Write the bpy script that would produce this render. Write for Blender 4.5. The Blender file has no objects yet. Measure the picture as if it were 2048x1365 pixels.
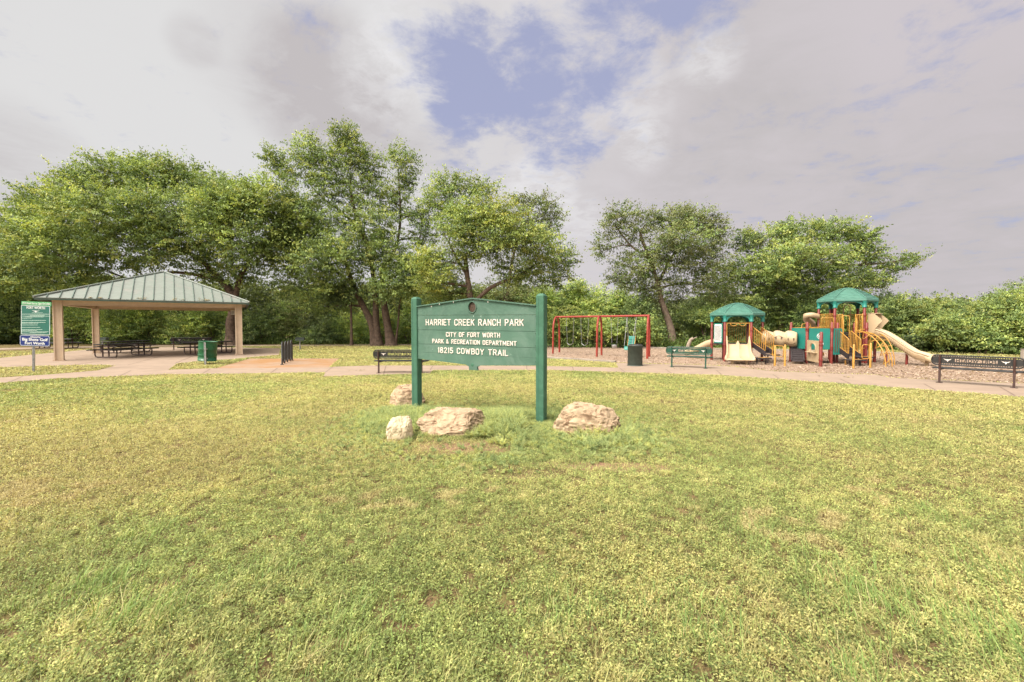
import bpy, math, random
import numpy as np
from mathutils import Vector, Matrix
from mathutils.geometry import tessellate_polygon

scene = bpy.context.scene
COL = scene.collection
rad = math.radians
FPX, CX, CY, CAMH = 910.0, 1024.0, 682.5, 1.9      # focal length in photo pixels, image centre, eye height
PITCH = math.atan((682.5-650.0)/FPX)

# ------------------------------------------------------------------ camera
cam = bpy.data.cameras.new('camera'); cam.sensor_width = 36; cam.lens = FPX/2048*36
cam.clip_start = 0.05; cam.clip_end = 3000
camo = bpy.data.objects.new('camera', cam); COL.objects.link(camo)
camo.location = (0, 0, CAMH); camo.rotation_euler = (math.pi/2-PITCH, 0, 0)
scene.camera = camo
scene.view_settings.view_transform = 'Standard'; scene.view_settings.look = 'None'
scene.view_settings.exposure = 0.45; scene.view_settings.gamma = 1.0
scene.cycles.max_bounces = 6; scene.cycles.diffuse_bounces = 3; scene.cycles.transmission_bounces = 4
scene.cycles.transparent_max_bounces = 4; scene.cycles.use_denoising = True

def raydir(px, py):
    c = (px-CX)/FPX; v = (CY-py)/FPX
    return Vector((c, math.cos(PITCH)+v*math.sin(PITCH), -math.sin(PITCH)+v*math.cos(PITCH)))
def G(px, py, z=0.0):                 # photo pixel -> point on the level z
    d = raydir(px, py); t = (z-CAMH)/d.z
    return Vector((d.x*t, d.y*t, z))
def P(px, py, Y):                     # photo pixel -> point at distance Y
    d = raydir(px, py); t = Y/d.y
    return Vector((d.x*t, Y, CAMH+d.z*t))

# ------------------------------------------------------------------ sky and sun
SUN_EL, SUN_AZ = rad(52), rad(-128)   # azimuth from +Y clockwise: behind the camera's left shoulder
SUNV = Vector((math.sin(SUN_AZ)*math.cos(SUN_EL), math.cos(SUN_AZ)*math.cos(SUN_EL), math.sin(SUN_EL)))
world = bpy.data.worlds.new('World'); scene.world = world; world.use_nodes = True
wt = world.node_tree; wt.nodes.clear()
def N(t, typ, **kw):
    n = t.nodes.new(typ)
    for k, v in kw.items(): setattr(n, k, v)
    return n
def math_(t, op, a, b=None, c=None):
    n = N(t, 'ShaderNodeMath', operation=op)
    for i, s in enumerate((a, b, c)):
        if s is None: continue
        if isinstance(s, (int, float)): n.inputs[i].default_value = s
        else: t.links.new(s, n.inputs[i])
    return n.outputs[0]
def vmath(t, op, a, b=None):
    n = N(t, 'ShaderNodeVectorMath', operation=op)
    for i, s in enumerate((a, b)):
        if s is None: continue
        if isinstance(s, (tuple, Vector)): n.inputs[i].default_value = tuple(s)
        else: t.links.new(s, n.inputs[i])
    return n
def smooth(t, x, a, b, lo=0.0, hi=1.0):
    n = N(t, 'ShaderNodeMapRange', interpolation_type='SMOOTHSTEP')
    t.links.new(x, n.inputs[0])
    for i, v in enumerate((a, b, lo, hi)): n.inputs[i+1].default_value = v
    return n.outputs[0]
def mixc(t, f, a, b, blend='MIX'):
    n = N(t, 'ShaderNodeMix', data_type='RGBA', blend_type=blend)
    for s, k in ((f, 0), (a, 6), (b, 7)):
        if isinstance(s, (int, float)): n.inputs[k].default_value = s
        elif isinstance(s, tuple): n.inputs[k].default_value = (*s, 1)
        else: t.links.new(s, n.inputs[k])
    return n.outputs[2]
def noise(t, vec, scale, detail=4, rough=0.5, dist=0.0, col=False):
    n = N(t, 'ShaderNodeTexNoise'); n.inputs['Scale'].default_value = scale
    n.inputs['Detail'].default_value = detail; n.inputs['Roughness'].default_value = rough
    n.inputs['Distortion'].default_value = dist
    if vec is not None: t.links.new(vec, n.inputs['Vector'])
    return n.outputs['Color'] if col else n.outputs['Fac']

def build_world():
    t = wt
    D = N(t, 'ShaderNodeTexCoord').outputs['Generated']
    sky = N(t, 'ShaderNodeTexSky', sky_type='NISHITA', sun_disc=False, sun_elevation=SUN_EL, sun_rotation=SUN_AZ)
    sky.air_density = 1.0; sky.dust_density = 1.5
    sep = N(t, 'ShaderNodeSeparateXYZ'); t.links.new(D, sep.inputs[0])
    zz = math_(t, 'ADD', math_(t, 'MAXIMUM', sep.outputs[2], 0.0), 0.16)
    comb = N(t, 'ShaderNodeCombineXYZ')
    t.links.new(math_(t, 'DIVIDE', sep.outputs[0], zz), comb.inputs[0])
    t.links.new(math_(t, 'DIVIDE', sep.outputs[1], zz), comb.inputs[1])
    PL = comb.outputs[0]                      # position on the cloud layer overhead
    def blobs(lst):
        acc = None
        for px, py, r, w in lst:
            d = raydir(px, py).normalized(); rr = r/1100.0
            dot = vmath(t, 'DOT_PRODUCT', D, d).outputs['Value']
            m = smooth(t, dot, math.cos(rr*1.5), math.cos(rr*0.15), 0, w)
            acc = m if acc is None else math_(t, 'ADD', acc, m)
        return acc
    n1 = noise(t, PL, 3.1, 9, 0.64, 0.35)
    n2 = noise(t, PL, 0.9, 5, 0.55, 0.4)
    n3 = noise(t, PL, 8.0, 8, 0.68, 0.3)
    gap = blobs([(890, 110, 100, .75), (1010, 120, 100, .65), (1150, 90, 110, .6), (1260, 60, 100, .6), (1060, 200, 110, .5), (955, 270, 95, .7),
                 (1130, 250, 100, .55), (1420, 30, 80, .6), (1110, 300, 60, .3), (655, 60, 50, .42), (1250, 240, 80, .35), (920, 190, 80, .5),
                 (1760, 320, 110, .14), (1650, 385, 90, .12), (1880, 15, 70, .6), (1950, 130, 100, .08), (1330, -60, 120, .5), (1380, 130, 60, -.5), (980, 30, 60, -.3), (1040, 270, 40, -.2)])
    cov = math_(t, 'ADD', gap, math_(t, 'MULTIPLY', math_(t, 'SUBTRACT', n1, 0.5), 3.8))
    cov = math_(t, 'ADD', cov, math_(t, 'MULTIPLY', math_(t, 'SUBTRACT', n3, 0.5), 2.9))
    blue = smooth(t, cov, 0.2, 1.6, 0.0, 1.0)
    # cloud brightness: whiter towards the sun's side, mauve grey away from it
    ax = vmath(t, 'DOT_PRODUCT', D, Vector((0.95, 0.2, 0.0))).outputs['Value']
    side = smooth(t, ax, -0.35, 0.85)
    base = mixc(t, side, (7.0, 6.95, 6.95), (5.85, 5.4, 5.65))
    dark = blobs([(660, 190, 120, .9), (740, 260, 90, .6), (560, 110, 120, .35), (-20, 375, 110, .7), (1450, 210, 170, .5), (1530, 350, 170, .35), (1950, 480, 230, .75),
                  (1250, 380, 110, .35), (385, 85, 35, .4), (1500, 20, 130, .3), (880, 310, 60, .4)])
    dn = math_(t, 'MULTIPLY', dark, smooth(t, n1, 0.25, 0.65, 0.3, 1.15))
    col = mixc(t, math_(t, 'MINIMUM', dn, 1.0), base, (5.2, 4.9, 4.98))
    col = mixc(t, smooth(t, n2, 0.45, 0.75, 0, 0.15), col, (5.2, 4.95, 5.1))
    lite = blobs([(780, 150, 90, .5), (1290, 290, 45, .45), (1420, 110, 50, .6), (1080, 370, 70, .8), (1230, 190, 100, .5), (1100, 20, 90, .35), (1160, 440, 50, .5), (820, 60, 80, .4)])
    ln = math_(t, 'MULTIPLY', lite, smooth(t, n3, 0.35, 0.62, 0.1, 1.0))
    col = mixc(t, math_(t, 'MINIMUM', ln, 1.0), col, (7.9, 7.8, 7.9))
    bl = mixc(t, 0.80, sky.outputs[0], (4.2, 4.4, 6.3))
    col = mixc(t, blue, col, bl)
    # added sky glow round the sun, unseen behind the camera, to brighten the ground
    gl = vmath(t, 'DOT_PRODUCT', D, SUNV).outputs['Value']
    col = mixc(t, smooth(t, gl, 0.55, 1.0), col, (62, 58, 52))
    hz = smooth(t, sep.outputs[2], -0.05, 0.0)
    col = mixc(t, hz, (1.2, 1.2, 0.8), col)
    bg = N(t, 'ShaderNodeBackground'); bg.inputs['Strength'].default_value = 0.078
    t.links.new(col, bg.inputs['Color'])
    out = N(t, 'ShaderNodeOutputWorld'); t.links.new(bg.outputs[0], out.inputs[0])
build_world()
sun = bpy.data.lights.new('sun', 'SUN'); sun.energy = 2.3; sun.angle = rad(13); sun.color = (1, 0.93, 0.82)
suno = bpy.data.objects.new('sun', sun); COL.objects.link(suno)
suno.rotation_euler = (-SUNV).to_track_quat('-Z', 'Y').to_euler(); suno.location = (0, 0, 60)

# ------------------------------------------------------------------ materials
def mat(name, color, rough=0.6, metal=0.0, var=0.12, vscale=6.0, bump=0.0, bscale=40.0, spec=0.5, stain=None, sscale=2.0, samt=0.5, spx=(0.5, 0.75)):
    m = bpy.data.materials.new(name); m.use_nodes = True; t = m.node_tree
    b = t.nodes['Principled BSDF']; b.inputs['Roughness'].default_value = rough
    b.inputs['Metallic'].default_value = metal; b.inputs['Specular IOR Level'].default_value = spec
    co = N(t, 'ShaderNodeTexCoord').outputs['Object']
    n = noise(t, co, vscale, 5, 0.6)
    lo = tuple(c*(1-var) for c in color); hi = tuple(min(1, c*(1+var)) for c in color)
    c = mixc(t, smooth(t, n, 0.3, 0.7), lo, hi)
    if stain:
        n2 = noise(t, co, sscale, 7, 0.65, 0.6)
        c = mixc(t, smooth(t, n2, spx[0], spx[1], 0, samt), c, stain)
    t.links.new(c, b.inputs['Base Color'])
    r = smooth(t, noise(t, co, vscale*3, 3), 0.3, 0.7, max(0.05, rough-0.1), min(1, rough+0.1)); t.links.new(r, b.inputs['Roughness'])
    if bump:
        bp = N(t, 'ShaderNodeBump'); bp.inputs['Strength'].default_value = bump; bp.inputs['Distance'].default_value = 0.02
        t.links.new(noise(t, co, bscale, 6, 0.6), bp.inputs['Height']); t.links.new(bp.outputs[0], b.inputs['Normal'])
    return m
def leafmat(name, transl=0.35, rough=0.5):
    m = bpy.data.materials.new(name); m.use_nodes = True; t = m.node_tree; t.nodes.clear()
    a = N(t, 'ShaderNodeAttribute', attribute_name='Col')
    b = N(t, 'ShaderNodeBsdfPrincipled'); b.inputs['Roughness'].default_value = rough; b.inputs['Specular IOR Level'].default_value = 0.25
    t.links.new(a.outputs['Color'], b.inputs['Base Color'])
    tr = N(t, 'ShaderNodeBsdfTranslucent')
    c = mixc(t, 1.0, a.outputs['Color'], (1.15, 1.08, 0.60), 'MULTIPLY'); t.links.new(c, tr.inputs['Color'])
    mx = N(t, 'ShaderNodeMixShader'); mx.inputs[0].default_value = transl
    t.links.new(b.outputs[0], mx.inputs[1]); t.links.new(tr.outputs[0], mx.inputs[2])
    o = N(t, 'ShaderNodeOutputMaterial'); t.links.new(mx.outputs[0], o.inputs[0])
    return m
M = {}
M['leaf'] = leafmat('leaf'); M['blade'] = leafmat('grass_blade', 0.3, 0.6)
def groundmat(name, cols, scale, bump, bs, dist=0.03, soil=()):
    m = bpy.data.materials.new(name); m.use_nodes = True; t = m.node_tree; b = t.nodes['Principled BSDF']
    b.inputs['Roughness'].default_value = 0.95; b.inputs['Specular IOR Level'].default_value = 0.1
    co = N(t, 'ShaderNodeTexCoord').outputs['Object']
    c = mixc(t, smooth(t, noise(t, co, scale, 6, 0.65, 0.5), 0.35, 0.65), cols[0], cols[1])
    c = mixc(t, smooth(t, noise(t, co, scale*9, 5, 0.7), 0.4, 0.68), c, cols[2])
    if len(cols) > 3: c = mixc(t, smooth(t, noise(t, co, scale*60, 3, 0.7), 0.45, 0.62), c, cols[3])
    for (sx, sy, ra, rb) in soil:
        v = vmath(t, 'MULTIPLY', vmath(t, 'SUBTRACT', co, (sx, sy, 0)).outputs[0], (1/ra, 1/rb, 0)).outputs[0]
        dd = math_(t, 'ADD', vmath(t, 'LENGTH', v).outputs['Value'], math_(t, 'MULTIPLY', math_(t, 'SUBTRACT', noise(t, co, 4, 4, .7), .5), 1.6))
        c = mixc(t, smooth(t, dd, .6, 1.1, 1, 0), c, (.27, .165, .105))
    t.links.new(c, b.inputs['Base Color'])
    bp = N(t, 'ShaderNodeBump'); bp.inputs['Strength'].default_value = bump; bp.inputs['Distance'].default_value = dist
    t.links.new(noise(t, co, bs, 5, 0.7), bp.inputs['Height']); t.links.new(bp.outputs[0], b.inputs['Normal'])
    return m
M['lawn'] = groundmat('lawn_soil', [(.15, .135, .05), (.20, .165, .065), (.20, .13, .07), (.08, .06, .03)], 0.35, 0.9, 30, .03, [(-.75, 6.95, .9, .42), (1.35, 6.0, 1.0, .22), (.6, 8.25, .35, .22), (1.5, 7.45, .6, .16), (-2.6, 2.6, .3, .12), (.1, 2.6, .22, .1)])
M['mulch'] = groundmat('mulch', [(.36, .265, .20), (.32, .23, .17), (.40, .30, .23), (.20, .14, .10)], 0.5, 1.0, 16, 0.06)
M['concrete'] = mat('concrete', (.285, .217, .166), 0.9, 0, 0.08, 1.2, 0.25, 60, 0.2, (.23, .17, .128), 0.5, 0.5)
M['concrete_rust'] = mat('concrete_clay', (.30, .205, .14), 0.9, 0, 0.08, 1.2, 0.25, 60, 0.2, (.29, .155, .065), 0.35, 0.9, (.40, .6))
M['joint'] = mat('joint', (.16, .11, .08), 0.95)
M['kerb'] = mat('kerb', (.28, .235, .195), 0.9, 0, .12, 3, .3, 40, .2)
M['sign_green'] = mat('sign_green', (.070, .138, .100), 0.65, 0, 0.14, 2.2, 0.2, 30, 0.25, (.115, .185, .145), 1.8, 0.85, (.42, .7))
M['post_green'] = mat('post_green', (.045, .125, .080), 0.55, 0, 0.1, 5.0, 0.1, 30, 0.3, (.10, .225, .16), 3.0, 0.6)
M['groove'] = mat('groove', (.02, .06, .04), 0.9)
M['letter'] = mat('letter_paint', (.72, .63, .57), 0.6, 0, 0.05)
M['bronze'] = mat('bronze', (.060, .035, .020), 0.6, 0.2, 0.4, 25, .4, 30)
M['white'] = mat('sign_white', (.75, .76, .74), 0.5, 0, .04)
M['sheet_green'] = mat('sheet_green', (.016, .125, .095), 0.4, 0, .06)
M['sheet_lime'] = mat('sheet_lime', (.10, .36, .14), 0.4, 0, .06)
M['sheet_blue'] = mat('sheet_blue', (.004, .022, .16), 0.35, 0, .05)
M['pale_text'] = mat('pale_text', (.52, .66, .58), 0.6, 0, .03)
M['galv'] = mat('galvanised', (.42, .42, .42), 0.45, 0.6, .2, 14)
M['roof'] = mat('roof_metal', (.175, .20, .175), 0.5, 0.0, .07, 1.5, 0, 40, .4, (.22, .205, .185), 1.1, .85)
M['roof_seam'] = mat('roof_seam', (.085, .13, .105), 0.4, 0.15, .1)
M['tan'] = mat('tan_steel', (.62, .49, .355), 0.6, 0, .07, 2.5, 0, 40, .3, (.44, .32, .22), 2.5, .4)
M['tan_dark'] = mat('tan_dark', (.42, .29, .19), 0.6, 0, .08)
M['black_metal'] = mat('black_metal', (.020, .019, .018), 0.5, 0, .3)
M['brown_metal'] = mat('brown_metal', (.055, .027, .022), 0.5, 0, .2)
M['grey_top'] = mat('grey_top', (.042, .040, .037), 0.5, 0, .25, 12)
M['bench_green'] = mat('bench_green', (.010, .062, .040), 0.45, 0, .15)
M['barrel'] = mat('barrel_green', (.007, .095, .034), 0.35, 0, .2, 4, 0.05, 8, .5, (.008, .085, .03), 2.2, .6)
M['bin'] = mat('bin_green', (.055, .072, .060), 0.6, 0, .12, 4, 0, 40, .4, (.10, .12, .10), 5, .5)
M['red'] = mat('red_metal', (.175, .024, .018), 0.4, 0, .15, 3, 0, 40, .5, (.22, .055, .04), 5, .4)
M['swing_red'] = mat('swing_red', (.25, .032, .020), 0.5, 0, .12, 3, 0, 40, .4, (.31, .08, .05), 4, .4)
M['yellow'] = mat('yellow_metal', (.44, .225, .040), 0.4, 0, .08, 4)
M['teal'] = mat('teal_plastic', (.016, .185, .150), 0.45, 0, .08, 3)
M['teal_roof'] = mat('teal_roof', (.065, .175, .135), 0.5, 0, .08, 2, 0, 40, .4, (.11, .245, .19), 2.5, .6)
M['cream'] = mat('cream_plastic', (.455, .345, .215), 0.45, 0, .06, 3, 0, 40, .4, (.5, .36, .22), 2.5, .35)
M['cream_brown'] = mat('cream_brown', (.33, .23, .135), 0.6)
M['cream_dark'] = mat('cream_dark', (.10, .065, .04), 0.7)
M['deck'] = mat('deck_brown', (.030, .022, .024), 0.65, 0, .2, 10)
M['chain'] = mat('chain', (.38, .38, .40), 0.4, .7)
M['rubber'] = mat('rubber', (.03, .03, .03), .7)
M['bark'] = mat('bark', (.120, .084, .064), 0.95, 0, .35, 3.5, 1.0, 9, .1, (.035, .024, .018), 5, .7)
M['bark_pale'] = mat('bark_pale', (.20, .15, .115), 0.95, 0, .3, 3.5, 1.0, 9, .1, (.15, .11, .08), 5, .6)
M['dead'] = mat('dead_wood', (.30, .24, .19), .9, 0, .25, 6, .6, 20, .1, (.15, .11, .08), 5, .6)
M['rock'] = mat('limestone', (.385, .285, .19), 0.95, 0, .2, 6, 1.0, 14, .1, (.15, .09, .055), 5.5, .9, (.5, .66))
M['rock_pale'] = mat('pale_limestone', (.54, .45, .31), 0.95, 0, .12, 5, 1.0, 14, .1, (.30, .20, .12), 5, .7, (.5, .7))
M['litter'] = mat('dry_leaf', (.30, .24, .12), .9, 0, .4, 20)

# ------------------------------------------------------------------ mesh helpers
def meta(o, label=None, cat=None, group=None, kind=None):
    if label: o['label'] = label
    if cat: o['category'] = cat
    if group: o['group'] = group
    if kind: o['kind'] = kind
    return o
def thing(name, label, cat, loc=(0, 0, 0), rz=0.0, group=None):
    o = bpy.data.objects.new(name, None); COL.objects.link(o); o.empty_display_size = 0.2
    o.location = loc; o.rotation_euler = (0, 0, rz)
    return meta(o, label, cat, group)
def link(name, me, parent=None, material=None):
    o = bpy.data.objects.new(name, me); COL.objects.link(o)
    if material: me.materials.append(M[material] if isinstance(material, str) else material)
    if parent: o.parent = parent
    return o
def copy_tree(o, parent=None):
    c = o.copy(); COL.objects.link(c); c.parent = parent
    for ch in list(o.children): copy_tree(ch, c)
    return c
class MB:
    def __init__(s): s.v = []; s.f = []; s.sm = []
    def add(s, vs, fs, smooth_=False):
        b = len(s.v); s.v += [tuple(v) for v in vs]; s.f += [tuple(i+b for i in f) for f in fs]; s.sm += [smooth_]*len(fs); return s
    def box(s, c, size, R=None, bev=0.0):
        x, y, z = (a/2 for a in size); c = Vector(c); R = R or Matrix.Identity(3)
        if isinstance(R, (int, float)): R = Matrix.Rotation(R, 3, 'Z')
        if bev <= 0:
            vs = [c+R@Vector((i*x, j*y, k*z)) for k in (-1, 1) for j in (-1, 1) for i in (-1, 1)]
            return s.add(vs, [(0, 2, 3, 1), (4, 5, 7, 6), (0, 1, 5, 4), (2, 6, 7, 3), (0, 4, 6, 2), (1, 3, 7, 5)])
        b = min(bev, x*.45, y*.45, z*.45)          # chamfered box: octagonal section along z
        ring = [(x-b, -y), (x, -y+b), (x, y-b), (x-b, y), (-x+b, y), (-x, y-b), (-x, -y+b), (-x+b, -y)]
        lv = []
        for zz, sc in ((-z, b), (-z+b, 0), (z-b, 0), (z, b)):
            for (a, d) in ring: lv.append(c+R@Vector((a-math.copysign(sc, a), d-math.copysign(sc, d), zz)))
        fs = [tuple(range(7, -1, -1)), tuple(range(24, 32))]
        for l in range(3):
            for i in range(8): fs.append((l*8+i, l*8+(i+1) % 8, (l+1)*8+(i+1) % 8, (l+1)*8+i))
        return s.add(lv, fs)
    def tube(s, pts, r, n=8, caps=True, closed=False, sx=1.0):
        pts = [Vector(p) for p in pts]; m = len(pts); rr = r if isinstance(r, (list, tuple)) else [r]*m
        T = []
        for i in range(m):
            if closed: t = pts[(i+1) % m]-pts[i-1]
            else: t = pts[min(i+1, m-1)]-pts[max(i-1, 0)]
            T.append(t.normalized() if t.length > 1e-9 else Vector((0, 0, 1)))
        up = Vector((0, 0, 1)) if abs(T[0].z) < 0.9 else Vector((1, 0, 0))
        u = T[0].cross(up).normalized(); vs = []
        for i in range(m):
            u = (u-T[i]*u.dot(T[i])); u = u.normalized() if u.length > 1e-6 else T[i].orthogonal().normalized()
            w = T[i].cross(u)
            for k in range(n):
                a = 2*math.pi*k/n; vs.append(pts[i]+(u*math.cos(a)*sx+w*math.sin(a))*rr[i])
        fs = []
        for i in range(m if closed else m-1):
            j = (i+1) % m
            for k in range(n): fs.append((i*n+k, i*n+(k+1) % n, j*n+(k+1) % n, j*n+k))
        s.add(vs, fs, True)
        if caps and not closed:
            s.add(vs[:n], [tuple(range(n-1, -1, -1))]); s.add(vs[-n:], [tuple(range(n))])
        return s
    def cyl(s, a, b, r, r2=None, n=16): return s.tube([a, b], [r, r if r2 is None else r2], n)
    def lathe(s, prof, c=(0, 0, 0), n=24, R=None, cap=False):
        c = Vector(c); R = R or Matrix.Identity(3); vs = []
        for (r, z) in prof:
            for k in range(n):
                a = 2*math.pi*k/n; vs.append(c+R@Vector((r*math.cos(a), r*math.sin(a), z)))
        fs = [(i*n+k, i*n+(k+1) % n, (i+1)*n+(k+1) % n, (i+1)*n+k) for i in range(len(prof)-1) for k in range(n)]
        s.add(vs, fs, True)
        if cap: s.add(vs[:n], [tuple(range(n-1, -1, -1))]); s.add(vs[-n:], [tuple(range(n))])
        return s
    def prism(s, poly, o, ux, uy, th, holes=()):
        """poly 2-D, placed at o + x*ux + y*uy, extruded by vector th; optional holes"""
        o, ux, uy, th = map(Vector, (o, ux, uy, th)); loops = [list(poly)]+[list(h) for h in holes]
        flat = [p for l in loops for p in l]
        tris = tessellate_polygon([[Vector((p[0], p[1], 0)) for p in l] for l in loops])
        vs = [o+ux*p[0]+uy*p[1] for p in flat]; n = len(vs)
        front = [tuple(t) for t in tris]; fs = [tuple(reversed(t)) for t in front]+[tuple(i+n for i in t) for t in front]
        b = 0
        for l in loops:
            k = len(l)
            for i in range(k): fs.append((b+i, b+(i+1) % k, n+b+(i+1) % k, n+b+i))
            b += k
        return s.add(vs+[v+th for v in vs], fs)
    def build(s, name, material, parent=None, org=None, fix=True):
        me = bpy.data.meshes.new(name)
        vs = s.v if org is None else [(v[0]-org[0], v[1]-org[1], v[2]-org[2]) for v in s.v]
        me.from_pydata(vs, [], s.f); me.polygons.foreach_set('use_smooth', s.sm)
        if fix:
            import bmesh
            bm = bmesh.new(); bm.from_mesh(me); bmesh.ops.recalc_face_normals(bm, faces=bm.faces); bm.to_mesh(me); bm.free()
        me.update()
        return link(name, me, parent, material)
def arc(c, r, a0, a1, n, ax=(1, 0, 0), ay=(0, 0, 1)):
    c, ax, ay = Vector(c), Vector(ax), Vector(ay)
    return [c+ax*r*math.cos(a0+(a1-a0)*i/n)+ay*r*math.sin(a0+(a1-a0)*i/n) for i in range(n+1)]
def smoothpath(pts, sub=5):
    pts = [Vector(p) for p in pts]; out = []
    for i in range(len(pts)-1):
        p0, p1, p2, p3 = pts[max(i-1, 0)], pts[i], pts[i+1], pts[min(i+2, len(pts)-1)]
        for k in range(sub):
            t = k/sub; out.append(0.5*((2*p1)+(p2-p0)*t+(2*p0-5*p1+4*p2-p3)*t*t+(3*p1-p0-3*p2+p3)*t**3))
    out.append(pts[-1]); return out
def text_mesh(txt, size, width=None, off=0.0, ext=0.003, align='CENTER', spacing=1.0):
    """flat text lying in its own XY plane, real letter geometry; returns mesh scaled to the given width"""
    cu = bpy.data.curves.new('t', 'FONT'); cu.body = txt; cu.size = size; cu.offset = off; cu.extrude = ext
    cu.align_x = align; cu.align_y = 'CENTER'; cu.resolution_u = 3; cu.space_character = spacing
    ob = bpy.data.objects.new('t', cu); COL.objects.link(ob)
    bpy.context.view_layer.update()
    me = bpy.data.meshes.new_from_object(ob.evaluated_get(bpy.context.evaluated_depsgraph_get()))
    bpy.data.objects.remove(ob); bpy.data.curves.remove(cu)
    n = len(me.vertices); co = np.zeros(n*3, 'f'); me.vertices.foreach_get('co', co); co = co.reshape(-1, 3)
    if width and n:
        w = co[:, 0].max()-co[:, 0].min(); co[:, 0] *= width/w
    if n and align == 'CENTER': co[:, 0] -= (co[:, 0].max()+co[:, 0].min())/2; 
    if n: co[:, 1] -= (co[:, 1].max()+co[:, 1].min())/2
    me.vertices.foreach_set('co', co.ravel()); me.update(); me.materials.clear()
    return me
def place_text(name, me, material, parent, o, ux, uy, uz=None):
    o, ux, uy = Vector(o), Vector(ux), Vector(uy); uz = Vector(uz) if uz else ux.cross(uy)
    me.transform(Matrix(((ux.x, uy.x, uz.x, o.x), (ux.y, uy.y, uz.y, o.y), (ux.z, uy.z, uz.z, o.z), (0, 0, 0, 1))))
    return link(name, me, parent, material)
def np_mesh(name, verts, nper, cols, material, parent=None):
    """verts (F*nper,3), every face its own nper vertices, cols (F,3)"""
    me = bpy.data.meshes.new(name); n = len(verts); f = n//nper
    me.vertices.add(n); me.vertices.foreach_set('co', np.ascontiguousarray(verts, 'f').ravel())
    me.loops.add(n); me.loops.foreach_set('vertex_index', np.arange(n, dtype='i'))
    me.polygons.add(f); me.polygons.foreach_set('loop_start', np.arange(0, n, nper, dtype='i'))
    a = me.attributes.new('Col', 'FLOAT_COLOR', 'POINT')
    c = np.ones((n, 4), 'f'); c[:, :3] = np.repeat(cols, nper, 0); a.data.foreach_set('color', c.ravel())
    me.update(calc_edges=True)
    return link(name, me, parent, material)
def leaf_quads(C, T, Nn, L, W):
    """rhombic leaves: centre, long direction, normal, length, width -> (4n,3)"""
    T = T/np.linalg.norm(T, axis=1, keepdims=True); S = np.cross(T, Nn); S /= (np.linalg.norm(S, axis=1, keepdims=True)+1e-9)
    L = np.asarray(L).reshape(-1, 1)/2; W = np.asarray(W).reshape(-1, 1)/2
    return np.stack([C-T*L, C+S*W-T*L*.1, C+T*L, C-S*W-T*L*.1], 1).reshape(-1, 3)
def fbm(x, y, seed, scale=1.0, octs=3):
    r = np.random.RandomState(seed); v = np.zeros_like(x); amp = 1.0; tot = 0
    for o in range(octs):
        for k in range(4):
            a = r.uniform(0, 6.28); f = scale*(2**o)*r.uniform(.7, 1.4); p = r.uniform(0, 6.28)
            v += amp*np.sin((x*math.cos(a)+y*math.sin(a))*f+p+1.3*np.sin(f*.7*(x*math.sin(a)-y*math.cos(a))+p*2)); tot += amp*.7
        amp *= .6
    return v/tot*1.2

# ------------------------------------------------------------------ ground layout (all on the ground, z = 0)
def gp(lst): return [(lambda g: (g.x, g.y))(G(*p)) for p in lst]
SLAB = gp([(-200, 742), (-200, 724), (0, 717), (90, 708), (168, 701), (330, 695), (482, 696), (562, 698), (558, 711), (513, 715), (463, 720), (400, 723.5), (355, 728.6),
           (339, 739), (339, 746), (230, 748), (185, 745), (232, 732.5), (200, 731), (100, 733), (0, 736)])
WALK = gp([(-200, 790), (0, 768), (120, 758.5), (330, 750.5), (480, 749), (650, 746.5), (647, 754.5), (700, 753), (860, 748.5), (866, 742), (1090, 741.5), (1245, 746.5),
           (1440, 752), (1700, 770), (2048, 796), (2300, 822), (2300, 802), (2048, 777), (1700, 761), (1440, 742), (1240, 737), (1090, 733.5), (866, 732.5), (745, 732.5),
           (668, 735), (650, 737), (433, 738), (339, 741), (190, 743), (100, 750.5), (0, 757), (-200, 775)])
PAD = gp([(425, 739.5), (501, 718), (678, 718), (655, 740)])
APRON = gp([(1232, 727), (1300, 729), (1400, 731), (1473, 735), (1546, 744), (1650, 748), (1753, 751), (1780, 757), (2048, 769), (2300, 785), (2300, 804), (2048, 779),
            (1700, 762.5), (1440, 743), (1236, 738.5)])
NEARM = [(940, 708), (1093, 717.5), (1232, 726.5)]
FARM = [(2300, 746), (2048, 729.5), (1868, 713), (1770, 707.5), (1500, 701), (1333, 698.5), (1203, 693.5), (1092, 695), (980, 700), (940, 708)]
MULCH = gp(NEARM+[(1300, 728.5), (1400, 730.5), (1473, 734.5), (1546, 743.5), (1650, 747.5), (1753, 750.5), (1780, 756.5), (2048, 768.5), (2300, 784.5)]+FARM[:-1])
FARPATH = gp([(-200, 704), (0, 700.5), (112, 697.5), (330, 693.4), (560, 692.6), (825, 691.4), (1000, 690.6), (1000, 689.2), (825, 689.8), (560, 690.8), (330, 691.5), (112, 694.5), (0, 697), (-200, 700)])
def inside(poly, x, y):
    r = np.zeros(x.shape, bool); n = len(poly)
    for i in range(n):
        x0, y0 = poly[i]; x1, y1 = poly[(i+1) % n]
        if y0 == y1: continue
        c = ((y0 > y) != (y1 > y)) & (x < (x1-x0)*(y-y0)/(y1-y0)+x0); r ^= c
    return r
def height(x, y):
    m = .05*np.exp(-(((x+.55)/2.3)**2+((y-8.9)/1.7)**2))
    fade = np.clip((11-np.hypot(x*.6, y))/4, 0, 1)
    return m+fade*.03*fbm(x, y, 5, .8, 2)
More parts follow.
